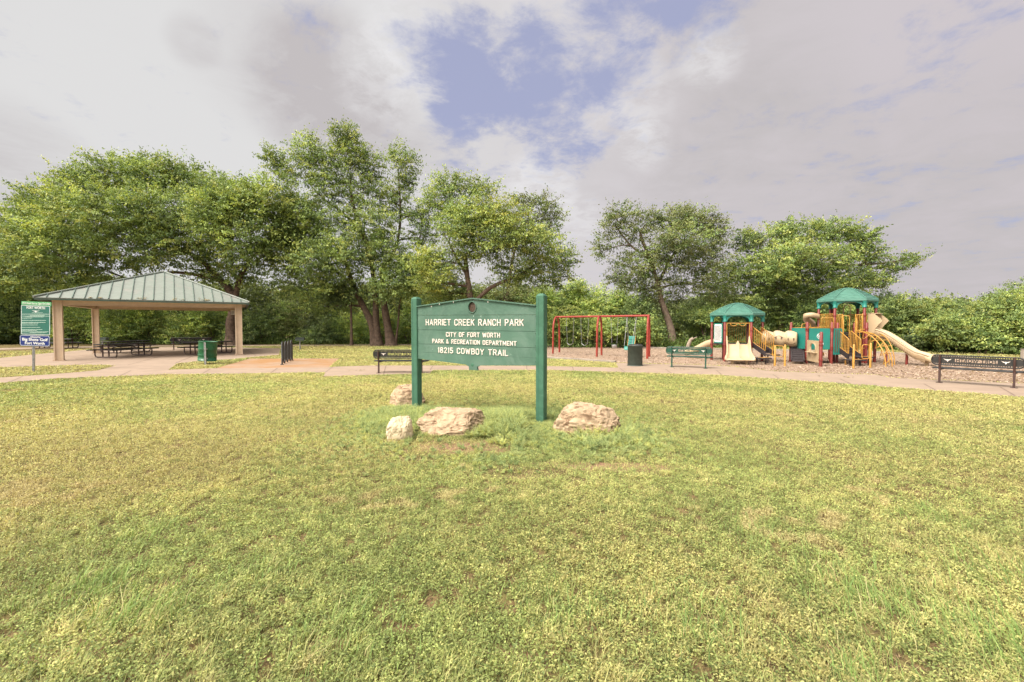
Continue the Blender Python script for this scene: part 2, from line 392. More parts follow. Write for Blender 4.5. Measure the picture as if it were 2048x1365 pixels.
def build_ground():
    xs = np.concatenate([np.linspace(-900, -60, 8), np.arange(-40, -14, 2), np.arange(-14, 14.01, .35), np.arange(16, 41, 2), np.linspace(60, 900, 8)])
    ys = np.concatenate([np.linspace(-200, -12, 4), np.arange(-8, 0, 2), np.arange(0, 14.01, .35), np.arange(16, 81, 4), np.linspace(100, 1500, 8)])
    X, Y = np.meshgrid(xs, ys); Z = height(X, Y); nx, ny = len(xs), len(ys)
    vs = np.stack([X, Y, Z], -1).reshape(-1, 3)
    fs = [(j*nx+i, j*nx+i+1, (j+1)*nx+i+1, (j+1)*nx+i) for j in range(ny-1) for i in range(nx-1)]
    me = bpy.data.meshes.new('ground'); me.from_pydata(vs.tolist(), [], fs); me.polygons.foreach_set('use_smooth', [True]*len(fs)); me.update()
    meta(link('ground', me, None, 'lawn'), kind='structure')
    def sheet(name, poly, z, m):
        b = MB(); b.prism(poly, (0, 0, -0.05), (1, 0, 0), (0, 1, 0), (0, 0, z+.05)); return meta(b.build(name, m), kind='structure')
    sheet('mulch_bed', MULCH, .006, 'mulch')
    sheet('bike_pad', PAD, .014, 'concrete_rust'); ap = sheet('concrete_apron', APRON, .018, 'concrete')
    sl = sheet('picnic_slab', SLAB, .022, 'concrete'); pa = sheet('footpath', WALK, .026, 'concrete'); sheet('far_footpath', FARPATH, .02, 'concrete')
    # joints sawn across the concrete
    def joints(lines, z, par):
        b = MB()
        for a, c in lines:
            A, B = G(*a), G(*c); d = (B-A); n = Vector((-d.y, d.x, 0)).normalized()*.017
            b.add([A-n+Vector((0, 0, z)), A+n+Vector((0, 0, z)), B+n+Vector((0, 0, z)), B-n+Vector((0, 0, z))], [(0, 1, 2, 3)])
        b.build('expansion_joint', 'joint', par)
    joints([((20, 766), (45, 755)), ((240, 753.5), (262, 743)), ((404, 749.5), (421, 739.5)), ((541, 748), (555, 738)), ((651, 746), (665, 736)), ((767, 751), (772, 733)),
            ((952, 741.5), (953, 733)), ((1054, 741.5), (1053, 733)), ((1147, 743), (1145, 735)), ((1250, 746), (1238, 737)), ((1343, 749), (1331, 740)),
            ((1444, 752), (1433, 742.5)), ((1560, 760), (1546, 751)), ((1700, 769), (1680, 760)), ((1870, 782), (1848, 770)), ((2030, 794), (2000, 776)), ((860, 742), (866, 733))], .0305, pa)
    joints([((255, 732), (380, 697)), ((352, 727), (430, 696)), ((150, 731), (285, 712)), ((0, 724), (175, 703)), ((175, 703), (470, 716)), ((20, 733), (340, 739)), ((285, 712), (505, 712)), ((490, 698), (512, 713))], .0265, sl)
    # kerbs of the play area
    def kerb(pts, name):
        b = MB(); W = [G(*p) for p in pts]
        for i in range(len(W)-1):
            A, B = W[i], W[i+1]; d = B-A; L = d.length; k = max(1, int(L/1.8))
            for j in range(k):
                a = A+d*(j/k); c = A+d*((j+1)/k-.004)
                b.box((a+c)/2+Vector((0, 0, .05)), ((c-a).length, .14, .15), math.atan2(d.y, d.x), .015)
        meta(b.build(name, 'kerb'), kind='structure')
    kerb([(p[0], p[1]) for p in FARM], 'kerb'); kerb(NEARM, 'kerb')
build_ground()

# ------------------------------------------------------------------ lawn
def grass():
    r = np.random.RandomState(7)
    def density(d): return np.interp(d, [1.5, 3, 5, 8, 12, 17, 25, 40, 48], [11000, 11000, 6800, 3800, 2200, 1150, 280, 75, 30])
    X = []; Y = []
    for d0, d1 in zip([.7, 1.5, 2, 2.5, 3, 4, 5, 6.5, 8, 10, 12, 14.5, 17, 21, 25, 32, 40], [1.5, 2, 2.5, 3, 4, 5, 6.5, 8, 10, 12, 14.5, 17, 21, 25, 32, 40, 48]):
        area = 1.2*(d1**2-d0**2); n = int(area*density((d0+d1)/2))
        d = np.sqrt(r.uniform(d0*d0, d1*d1, n)); a = r.uniform(-1.2, 1.2, n); X.append(d*np.sin(a)); Y.append(d*np.cos(a))
    x = np.concatenate(X); y = np.concatenate(Y); keep = np.ones(len(x), bool)
    for p in (SLAB, WALK, PAD, APRON, MULCH, FARPATH): keep &= ~inside(p, x, y)
    x, y = x[keep], y[keep]; d = np.hypot(x, y)
    bare = fbm(x*1.0, y*1.6, 21, 1.1, 3); bare2 = fbm(x, y, 22, 4.0, 2)
    gapn = fbm(x, y, 96, 17, 2)+.5*fbm(x, y, 97, 5, 2); keep = ~((bare+.35*bare2 > 1.12) & (r.rand(len(x)) < .8)) & ~((gapn > .62) & (r.rand(len(x)) < .85)); 
    # worn red soil in front of the sign
    soil = np.exp(-(((x+.75)/.75)**2+((y-6.9)/.38)**2))+np.exp(-(((x-1.3)/.9)**2+((y-6.0)/.25)**2))
    keep &= r.rand(len(x)) > soil*.72
    x, y, d = x[keep], y[keep], d[keep]; n = len(x)
    green = fbm(x, y, 31, .42, 3)+.5*fbm(x, y, 32, 1.9, 2)
    tall = .8*np.clip(fbm(x, y, 41, 1.3, 3)-.45, 0, 1)+.12*np.clip((4.2-d)/2, 0, 1)
    near = np.clip((5.5-d)/3, 0, 1)
    # patches: yellow sprigs in the middle distance, greener near and in clumps
    clump = fbm(x, y, 94, 11, 2); clump2 = fbm(x, y, 95, 26, 2)
    kind = np.clip(.55*r.rand(n)+.45*(.5+.38*clump+.25*clump2), 0, .999)
    pal = np.array([(.225, .275, .095), (.305, .345, .125), (.415, .41, .165), (.50, .385, .215), (.14, .18, .07), (.455, .41, .18)])
    gw = np.clip(.46+.5*green+.06*near-.10*np.clip((d-8)/8, 0, 1), 0.05, .95)
    k = np.where(kind < gw*.45, 0, np.where(kind < gw*.85, 1, np.where(kind < gw*.85+.26, 2, np.where(kind < .93, 5, 3))))
    k = np.where((r.rand(n) < .10*near+.06), 4, k)
    col = pal[k]*r.uniform(.75, 1.25, (n, 1))
    mott = fbm(x, y*1.3, 91, 1.7, 3); big_ = fbm(x, y, 92, .33, 2); thin = fbm(x, y*1.5, 93, 1.15, 3)
    col = col*(1+.13*mott+.06*big_+.17*np.clip(clump2+.4*clump, -1.2, 1.2)-.05*near)[:, None]
    tan = np.clip((thin+.5*clump-.75)*2.2, 0, .65)[:, None]; col = col*(1-tan)+tan*np.array([.50, .40, .22])*r.uniform(.75, 1.2, (n, 1))
    col = np.clip(col, .02, .75)
    wscale = np.clip(d/8, 1, 4.5)
    h = r.uniform(.025, .06, n)*(1+1.2*tall)*np.clip(1+.45*clump+.3*clump2, .35, 2)*np.clip(1+(d-14)/60, 1, 1.5); h = np.where(r.rand(n) < .03*(1+3*near), h*1.9, h)
    w = r.uniform(.0026, .0046, n)*wscale*np.where(tall > .5, 1.25, 1)
    z = np.zeros(n)+height(x, y)
    # wind-combed direction in sweeps plus scatter
    ang = 1.2*fbm(x, y, 51, .8, 2)+.4+r.normal(0, 1.2, n); lean = r.uniform(.25, 1.35, n)
    T1 = np.stack([np.cos(ang)*lean*.55, np.sin(ang)*lean*.4, np.ones(n)], 1); T1 /= np.linalg.norm(T1, axis=1, keepdims=True)
    T2 = T1+np.stack([np.cos(ang)*lean, np.sin(ang)*lean*.8, -.55*lean], 1); T2 /= np.linalg.norm(T2, axis=1, keepdims=True)
    S = np.stack([-np.sin(ang), np.cos(ang), np.zeros(n)], 1)
    fl = r.rand(n) < .5; S = np.where(fl[:, None], np.stack([np.ones(n), r.normal(0, .3, n), np.zeros(n)], 1), S)
    B = np.stack([x, y, z-.004], 1); Hh = h[:, None]; Wd = w[:, None]/2
    mid = B+T1*Hh*.55; tip = mid+T2*Hh*.6
    leafy = (r.rand(n) < np.clip(.46-.06*near-.3*tall, .1, .5))           # small broad leaves of clover and weeds
    ble = ~leafy
    V = np.stack([B-S*Wd, B+S*Wd, mid+S*Wd*.9, mid-S*Wd*.9, mid-S*Wd*.9, mid+S*Wd*.9, tip+S*Wd*.12, tip-S*Wd*.12], 1)[ble].reshape(-1, 3)
    o = np_mesh('grass', V, 4, np.repeat(col[ble], 2, 0), 'blade'); meta(o, 'short sunlit lawn grass with yellow and green patches across the foreground', 'grass', kind='stuff')
    m = leafy.sum(); xl, yl, zl, dl = x[leafy], y[leafy], z[leafy], d[leafy]; ws = wscale[leafy]
    out = []; oc = []
    for q in range(3):
        C = np.stack([xl+r.normal(0, .010, m)*ws, yl+r.normal(0, .010, m)*ws, zl+r.uniform(.012, .05, m)*(1+.8*tall[leafy])], 1)
        T = r.normal(0, 1, (m, 3))*np.array([1, 1, .45]); Nn = np.stack([r.normal(0, .65, m), r.normal(-.2, .65, m), np.ones(m)], 1)
        L = r.uniform(.010, .024, m)*ws; out.append(leaf_quads(C, T, Nn, L, L*r.uniform(.35, .6, m))); oc.append(col[leafy]*r.uniform(.85, 1.15, (m, 1))*np.array([1.02, 1.05, .95]))
    o = np_mesh('clover', np.concatenate(out), 4, np.concatenate(oc), 'blade'); meta(o, 'small leafy clover and lawn weeds mixed through the grass', 'clover', kind='stuff')
    # longer coarse tussock blades near the camera
    r = np.random.RandomState(77); C = []; T = []
    V = []; Cc = []
    for cx, cy, R, nb, hh, a0 in [(-3.0, 3.2, .35, 260, .20, .2), (-2.4, 2.9, .3, 200, .20, .3), (-3.3, 4.0, .3, 120, .15, .3), (2.5, 3.1, .45, 420, .17, 1.5), (3.0, 2.6, .45, 520, .17, 1.7), (1.2, 2.8, .4, 280, .14, 1.2),
                                  (3.7, 3.4, .4, 320, .16, 2.0), (.3, 3.0, .35, 170, .12, 1.2), (1.9, 2.4, .3, 240, .15, 1.5), (-1.0, 2.7, .4, 240, .13, .9), (2.2, 4.1, .5, 240, .12, 1.4), (4.1, 4.4, .4, 180, .14, 1.9), (-1.9, 3.4, .3, 150, .12, .6)]:
        for _ in range(int(nb*.8)):
            bx, by = cx+r.normal(0, R*.5), cy+r.normal(0, R*.5); a = a0+r.normal(0, .8); h1 = hh*r.uniform(.5, 1.15); w_ = r.uniform(.003, .0055); ln = r.uniform(.3, 1.2)
            z0 = float(height(np.array([bx]), np.array([by]))[0])-.005
            p0 = np.array([bx, by, z0]); d1 = np.array([math.cos(a)*ln*.5, math.sin(a)*ln*.5, 1]); d1 /= np.linalg.norm(d1); d2 = d1+np.array([math.cos(a)*ln*.7, math.sin(a)*ln*.7, -.5*ln]); d2 /= np.linalg.norm(d2)
            s = np.array([1, r.normal(0, .4), 0])*w_/2; p1 = p0+d1*h1*.5; p2 = p1+d2*h1*.55
            V += [p0-s, p0+s, p1+s, p1-s, p1-s, p1+s, p2+s*.12, p2-s*.12]; Cc += 2*[(np.array([(.20, .30, .085), (.29, .39, .12), (.48, .44, .22), (.15, .235, .075)][r.choice(4, p=[.4, .35, .07, .18])])*r.uniform(.8, 1.25))]
    o = np_mesh('grass', np.array(V), 4, np.array(Cc), 'blade'); meta(o, 'longer coarse tussocks of grass nearest the camera', 'grass', kind='stuff')
    # dry straw lying flat over the thin patches
    n = 26000; dd = np.sqrt(r.uniform(1.8**2, 9**2, n)); a = r.uniform(-.93, .93, n); x, y = dd*np.sin(a), dd*np.cos(a)
    k = fbm(x, y*1.6, 21, 1.1, 3) > .55; x, y, dd = x[k], y[k], dd[k]; n = len(x)
    C = np.stack([x, y, height(x, y)+r.uniform(.004, .02, n)], 1); an = r.uniform(0, 6.28, n); T = np.stack([np.cos(an), np.sin(an), r.normal(0, .12, n)], 1)
    V = leaf_quads(C, T, np.tile([0, 0, 1.], (n, 1)), r.uniform(.03, .08, n), .0035*np.clip(dd/5, 1, 3))
    o = np_mesh('straw', V, 4, np.array([(.50, .36, .22)])*r.uniform(.6, 1.25, (n, 1)), 'blade'); meta(o, 'dry straw lying in the worn patches of lawn', 'straw', kind='stuff')
grass()
def weeds():
    r = np.random.RandomState(3)
    V = []; Cl = []
    for i in range(8500):
        u = r.normal(0, 1, 2); x = -.45+u[0]*1.65; y = 8.4+u[1]*1.25
        if x > 3.0 or x < -3.6 or y < 5.6 or y > 11.6: continue
        if abs(x+.8) < .8 and abs(y-6.95) < .5 and r.rand() < .9: continue
        if abs(x-1.35) < 1 and abs(y-5.95) < .25 and r.rand() < .8: continue
        # keep the rocks' faces clear
        if any(((x-a)/ra)**2+((y-b)/rb)**2 < 1 for a, b, ra, rb in ((-1.05, 7.85, .66, .42), (-1.9, 7.3, .22, .24), (1.3, 7.95, .62, .38), (-2.6, 10.6, .45, .3))): continue
        if any(((x-a)/ra)**2+((y-b)/rb)**2 < 1 for a, b, ra, rb in ((-1.05, 7.2, .55, .35), (1.3, 7.4, .5, .2))) and r.rand() < .75: continue
        big = math.exp(-((x-.0)/1.2)**2-((y-8.1)/1.3)**2)+.6*math.exp(-((x+2.2)/.8)**2-((y-9.0)/1.2)**2)+.55*math.exp(-((x-1.7)/.7)**2-((y-7.6)/.9)**2)
        h = (.06+.24*min(1, big))*r.uniform(.6, 1.3)
        if abs(x-.62) < .45 and y < 8.6: h *= .42
        if y > 9.2: h *= 1.2
        z0 = float(height(np.array([x]), np.array([y]))[0])
        nf = 6+int(8*min(1, big)+r.rand()*2); base = np.array([(.36, .435, .185), (.42, .475, .20), (.47, .49, .17), (.23, .30, .12)][r.randint(4)])*r.uniform(.75, 1.15)
        for f in range(nf):
            a = r.uniform(0, 6.28); tl = r.uniform(.25, 1.1); k = 14
            d = np.array([math.cos(a)*tl, math.sin(a)*tl, 1.0]); d /= np.linalg.norm(d); side = np.array([-math.sin(a), math.cos(a), 0])
            t = np.linspace(.25, 1, k)[:, None]; pts = np.array([x, y, z0])+d*t*h*r.uniform(.7, 1.2)+np.array([0, 0, -.25*h*tl])*t**2
            for sg in (-1, 1):
                T = side*sg+d*.7+r.normal(0, .35, (k, 3)); Nn = np.array([0, -.2, 1])+r.normal(0, .4, (k, 3)); L = (1.15-t[:, 0])*.032*(.55+h/.25)
                V.append(leaf_quads(pts+T*L[:, None]*.4, T, Nn, L, L*.3)); Cl.append(np.tile(base, (k, 1))*r.uniform(.85, 1.2, (k, 1)))
    o = np_mesh('ragweed', np.concatenate(V), 4, np.concatenate(Cl), 'blade')
    meta(o, 'pale feathery weeds growing in a mound round the wooden sign and rocks', 'weeds', kind='stuff')
weeds()
def chips():
    r = np.random.RandomState(9); n = 90000
    px = r.uniform(930, 2200, n); py = r.uniform(694, 785, n); g = np.array([tuple(G(a, b)) for a, b in zip(px[:42000], py[:42000])]); x, y = g[:, 0], g[:, 1]
    k = inside(MULCH, x, y); x, y = x[k], y[k]; n = len(x); d = np.hypot(x, y)
    C = np.stack([x, y, .012+r.uniform(0, .03, n)], 1); an = r.uniform(0, 6.28, n); T = np.stack([np.cos(an), np.sin(an), r.normal(0, .3, n)], 1)
    Nn = np.stack([r.normal(0, .5, n), r.normal(0, .5, n), np.ones(n)], 1); L = r.uniform(.05, .13, n)
    pit = np.clip(fbm(x, y, 61, .5, 3), 0, 1)
    c = np.array([(.43, .33, .26), (.34, .245, .18), (.15, .095, .065), (.50, .41, .33)])[r.choice(4, n, p=[.35, .3, .15, .2])]*r.uniform(.8, 1.2, (n, 1))
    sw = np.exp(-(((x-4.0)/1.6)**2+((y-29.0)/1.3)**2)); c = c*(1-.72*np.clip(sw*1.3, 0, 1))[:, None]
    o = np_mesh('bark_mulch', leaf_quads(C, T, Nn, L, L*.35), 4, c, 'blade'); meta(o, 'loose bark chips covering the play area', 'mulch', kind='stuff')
chips()

GLY = {'A': (.66, [[(0, 0), (.33, 1), (.66, 0)], [(.13, .33), (.53, .33)]]), 'B': (.56, [[(0, 0), (0, 1), (.38, 1), (.54, .9), (.54, .63), (.38, .53), (0, .53)], [(.38, .53), (.56, .42), (.56, .12), (.4, 0), (0, 0)]]),
 'C': (.56, [[(.56, .76), (.54, .9), (.42, 1), (.14, 1), (0, .86), (0, .14), (.14, 0), (.42, 0), (.54, .1), (.56, .24)]]), 'D': (.56, [[(0, 0), (0, 1), (.36, 1), (.56, .82), (.56, .18), (.36, 0), (0, 0)]]),
 'E': (.50, [[(.5, 1), (0, 1), (0, 0), (.5, 0)], [(0, .52), (.42, .52)]]), 'F': (.50, [[(.5, 1), (0, 1), (0, 0)], [(0, .52), (.42, .52)]]), 'H': (.56, [[(0, 0), (0, 1)], [(.56, 0), (.56, 1)], [(0, .5), (.56, .5)]]),
 'I': (0.0, [[(0, 0), (0, 1)]]), 'K': (.58, [[(0, 0), (0, 1)], [(.56, 1), (.03, .45)], [(.18, .6), (.58, 0)]]), 'L': (.48, [[(0, 1), (0, 0), (.48, 0)]]), 'M': (.74, [[(0, 0), (0, 1), (.37, .25), (.74, 1), (.74, 0)]]),
 'N': (.58, [[(0, 0), (0, 1), (.58, 0), (.58, 1)]]), 'O': (.56, [[(.14, 0), (0, .14), (0, .86), (.14, 1), (.42, 1), (.56, .86), (.56, .14), (.42, 0), (.14, 0)]]), 'P': (.54, [[(0, 0), (0, 1), (.38, 1), (.54, .88), (.54, .58), (.38, .46), (0, .46)]]),
 'R': (.56, [[(0, 0), (0, 1), (.38, 1), (.54, .88), (.54, .6), (.38, .48), (0, .48)], [(.32, .48), (.56, 0)]]), 'T': (.60, [[(0, 1), (.6, 1)], [(.3, 1), (.3, 0)]]), 'W': (.84, [[(0, 1), (.2, 0), (.42, .85), (.64, 0), (.84, 1)]]),
 'Y': (.62, [[(0, 1), (.31, .48), (.62, 1)], [(.31, .48), (.31, 0)]]), '&': (.58, [[(.58, 0), (.1, .72), (.1, .9), (.22, 1), (.34, .9), (.34, .76), (.04, .38), (.0, .16), (.14, 0), (.34, 0), (.56, .38)]]),
 '1': (.10, [[(.0, .86), (.1, 1), (.1, 0)]]), '2': (.52, [[(.02, .78), (.08, .94), (.2, 1), (.38, 1), (.52, .86), (.5, .66), (0, 0), (.52, 0)]]), '5': (.52, [[(.48, 1), (.05, 1), (.03, .56), (.34, .6), (.52, .46), (.52, .16), (.36, 0), (.14, 0), (0, .16)]]),
 '8': (.52, [[(.26, .54), (.04, .68), (.04, .88), (.16, 1), (.36, 1), (.48, .88), (.48, .68), (.26, .54), (0, .4), (0, .14), (.14, 0), (.38, 0), (.52, .14), (.52, .4), (.26, .54)]])}
def stroke_text(txt, h, width, st, gap=.34, space=.62):
    """rounded raised letters built stroke by stroke; centred on the origin of the x-z plane"""
    x = 0; segs = []
    for ch in txt:
        if ch == ' ': x += space-gap*0; continue
        w, strokes = GLY[ch]
        for s_ in strokes: segs.append([(x+p[0], p[1]-.5) for p in s_])
        x += w+gap
    x -= gap; k = width/x; b = MB()
    for s_ in segs:
        pts = [Vector(((p[0]-x/2)*k, 0, p[1]*h)) for p in s_]
        # flattened bar with round joints, standing 9 mm proud
        for a, c in zip(pts[:-1], pts[1:]):
            d = (c-a); L = d.length; u = d/L; n_ = Vector((-u.z, 0, u.x)); n = 6
            out = [(c+u*st*math.sin(q)+n_*st*math.cos(q)) for q in [math.pi*i/n for i in range(n+1)]]+[(a-u*st*math.sin(q)-n_*st*math.cos(q)) for q in [math.pi*i/n for i in range(n+1)]]
            j = len(b.v); dy = .009+.0004*(j % 5)
            m = len(out); b.add([p for p in out]+[p+Vector((0, -dy, 0)) for p in out], [tuple(range(m, 2*m))]+[(i, (i+1) % m, m+(i+1) % m, m+i) for i in range(m)])
    return b

# ------------------------------------------------------------------ park sign
def park_sign():
    A = Vector((-2.08, 9.9, 0)); B = Vector((.552, 8.5, 0))      # feet of the two posts
    ux = (B-A).normalized(); nrm = Vector((ux.y, -ux.x, 0)); L = (B-A).length; rz = math.atan2(ux.y, ux.x)
    t = thing('park_sign', 'big green wooden park name sign with white letters on two posts', 'sign', A, rz)
    def S(px, py, off=0.0):                   # photo pixel -> (along, up) on the board's front plane
        o = A+nrm*off; d = raydir(px, py); k = (o-Vector((0, 0, CAMH))).dot(nrm)/d.dot(nrm); p = Vector((0, 0, CAMH))+d*k
        return ((p-A).dot(ux), p.z)
    F = 0.055                                  # the board's face stands this far in front of the post centre line
    # local frame: x along the board, -y towards the viewer
    for x in (0.0, L):
        b = MB(); hgt = 2.47 if x == 0 else 2.45
        b.box((x, 0, hgt/2-.15), (.165, .165, hgt+.3), None, .012); b.add(*cap_(x, hgt, .165)); p = b.build('post', 'post_green', t)
        g = MB(); g.box((x-.03, -.0835, hgt/2), (.004, .003, hgt-.1)); g.build('crack', 'groove', p)
    x0, x1 = .0835, L-.0835
    rows = [((836, 631.2), (1074, 630.4)), ((836, 660.1), (1074, 663.7)), ((836, 688.3), (1074, 696.5)), ((836, 704.4), (1074, 716.8))]
    def lz(row):
        a, b_ = S(*row[0], F), S(*row[1], F); k = (b_[1]-a[1])/(b_[0]-a[0]); return a[1]+(x0-a[0])*k, a[1]+(x1-a[0])*k
    zs = [lz(r) for r in rows]
    pk = S(946, 599.5, F); tl = S(836, 615.5, F); tr = S(1074, 613.5, F)
    g = .006
    emb = S(944.5, 615, F); er, ez = .088, .105
    hole = [(emb[0]+er*math.cos(a*math.pi/14), emb[1]+ez*math.sin(a*math.pi/14)) for a in range(28)]
    def plank(poly, holes=(), th=.045, extra=0.0):
        b = MB(); b.prism(poly, (0, -F-extra, 0), (1, 0, 0), (0, 0, 1), (0, th, 0), holes); return b.build('plank', 'sign_green', t)
    plank([(x0, zs[0][0]+g), (x1, zs[0][1]+g), (x1, tr[1]), (pk[0], pk[1]-.01), (x0, tl[1])], [hole])
    plank([(x0, zs[1][0]+g), (x1, zs[1][1]+g), (x1, zs[0][1]), (x0, zs[0][0])], (), .045, .0012)
    plank([(x0, zs[2][0]+g), (x1, zs[2][1]+g), (x1, zs[1][1]), (x0, zs[1][0])], (), .045, -.0015)
    plank([(x0, zs[3][0]+g*.4), (x1, zs[3][1]+g*.4), (x1, zs[2][1]), (x0, zs[2][0])], (), .045, .0008)
    bl = S(836, 717.6, F); m1 = S(931, 729.5, F); t1 = S(937.5, 733.5, F); t2 = S(938.5, 740.3, F); t3 = S(955, 741.2, F); t4 = S(954, 734.5, F); m2 = S(960, 731.3, F); br = S(1074, 731.6, F)
    plank([(x0, bl[1]), m1, t1, t2, t3, t4, m2, (x1, br[1]), (x1, zs[3][1]), (x0, zs[3][0])])
    b = MB(); c = S(944.5, 730, F); b.lathe([(.0, 0.0), (.034, .0), (.04, -.004)], (c[0], -F-.002, c[1]), 20, Matrix.Rotation(rad(90), 3, 'X')); b.build('boss', 'post_green', t)
    # backing batten, roof-shaped top rail
    b = MB(); b.box(((x0+x1)/2, -F+.066, (zs[0][0]+zs[3][0])/2), (x1-x0, .04, .62)); b.build('backing_board', 'post_green', t)
    b = MB()
    for (a, c) in (((x0, tl[1]), pk), (pk, (x1, tr[1]))):
        d = Vector((c[0]-a[0], 0, c[1]-a[1])); ang = math.atan2(d.z, d.x); R = Matrix.Rotation(-ang, 3, 'Y'); mid = Vector(((a[0]+c[0])/2, 0, (a[1]+c[1])/2))
        b.box(mid+Vector((0, -.03, .022)), (d.length+.004, .125, .022), R); b.box(mid+Vector((0, -.045, .003)), (d.length-.01, .05, .016), R)
    tr_ = b.build('top_rail', 'sign_green', t)
    for px, py in ((865, 613.5), (881, 609), (909, 604.8), (978, 604.5)):
        b = MB(); q = S(px, py, F); b.box((q[0], -.0945, q[1]+.0), (.009, .004, .028)); b.build('chipped_spot', 'letter', tr_)
    b = MB(); ring = [(emb[0]+(er+.008)*math.cos(a*math.pi/14), -F-.006, emb[1]+(ez+.008)*math.sin(a*math.pi/14)) for a in range(28)]
    b.tube(ring, .011, 8, closed=True); b.build('emblem_ring', 'sign_green', t)
    b = MB(); b.prism([(emb[0]+er*.99*math.cos(a*math.pi/14), emb[1]+ez*.99*math.sin(a*math.pi/14)) for a in range(28)], (0, -F+.02, 0), (1, 0, 0), (0, 0, 1), (0, .02, 0))
    e = b.build('emblem', 'bronze', t)
    for px, py, w_, h_ in ((947, 632.8, .006, .03), (962, 633.2, .006, .034), (998, 633, .004, .02), (1000, 684, .006, .02), (985, 698, .02, .006), (1040, 633, .004, .012), (865, 699, .012, .004), (1022, 709, .01, .008)):
        b = MB(); q = S(px, py, F); b.box((q[0], -F-.0022, q[1]), (w_, .003, h_), None, .001); b.build('chipped_spot', 'pale_text', t)
    # raised painted lettering
    def line(txt, pa, pb, hpx, off=.006):
        a, c = S(*pa, F), S(*pb, F); w = math.hypot(c[0]-a[0], c[1]-a[1]); dist = 9.2
        mid = ((a[0]+c[0])/2, (a[1]+c[1])/2); Y = A+ux*mid[0]; h = hpx*Y.y/FPX
        b = stroke_text(txt, h-2*off*h, w-2*off*h, off*h); X = Vector((c[0]-a[0], 0, c[1]-a[1])).normalized()
        b.v = [tuple(Vector((mid[0], -F-.0005, mid[1]))+X*v[0]+Vector((0, v[1], v[2]))) for v in b.v]
        b.build('lettering', 'letter', t)
    line('HARRIET CREEK RANCH PARK', (852, 645.0), (1047.5, 645.6), 13.0, .064)
    line('CITY OF FORT WORTH', (892.5, 669.3), (1000.5, 671.0), 9.4, .076)
    line('PARK & RECREATION DEPARTMENT', (865, 682.3), (1033.5, 687.7), 9.0, .076)
    line('18215 COWBOY TRAIL', (876.5, 700.3), (1016.5, 706.5), 11.8, .068)
    for px, py in ((837.5, 634), (837.5, 656), (837.5, 664), (837.5, 684), (837.5, 692), (1071, 634), (1071, 660), (1071, 667), (1071, 692), (1071, 700), (837.5, 712), (1071, 724)):
        b = MB(); q = S(px, py, F); b.box((q[0], -F-.003, q[1]), (.01, .004, .01)); b.build('nail', 'groove', t)
def cap_(x, h, w):
    q = w/2-.012; z0, z1 = h, h+.03; r = q*.55
    vs = [(x-q, -q, z0), (x+q, -q, z0), (x+q, q, z0), (x-q, q, z0), (x-r, -r, z1), (x+r, -r, z1), (x+r, r, z1), (x-r, r, z1)]
    return vs, [(0, 1, 5, 4), (1, 2, 6, 5), (2, 3, 7, 6), (3, 0, 4, 7), (4, 5, 6, 7)]
park_sign()

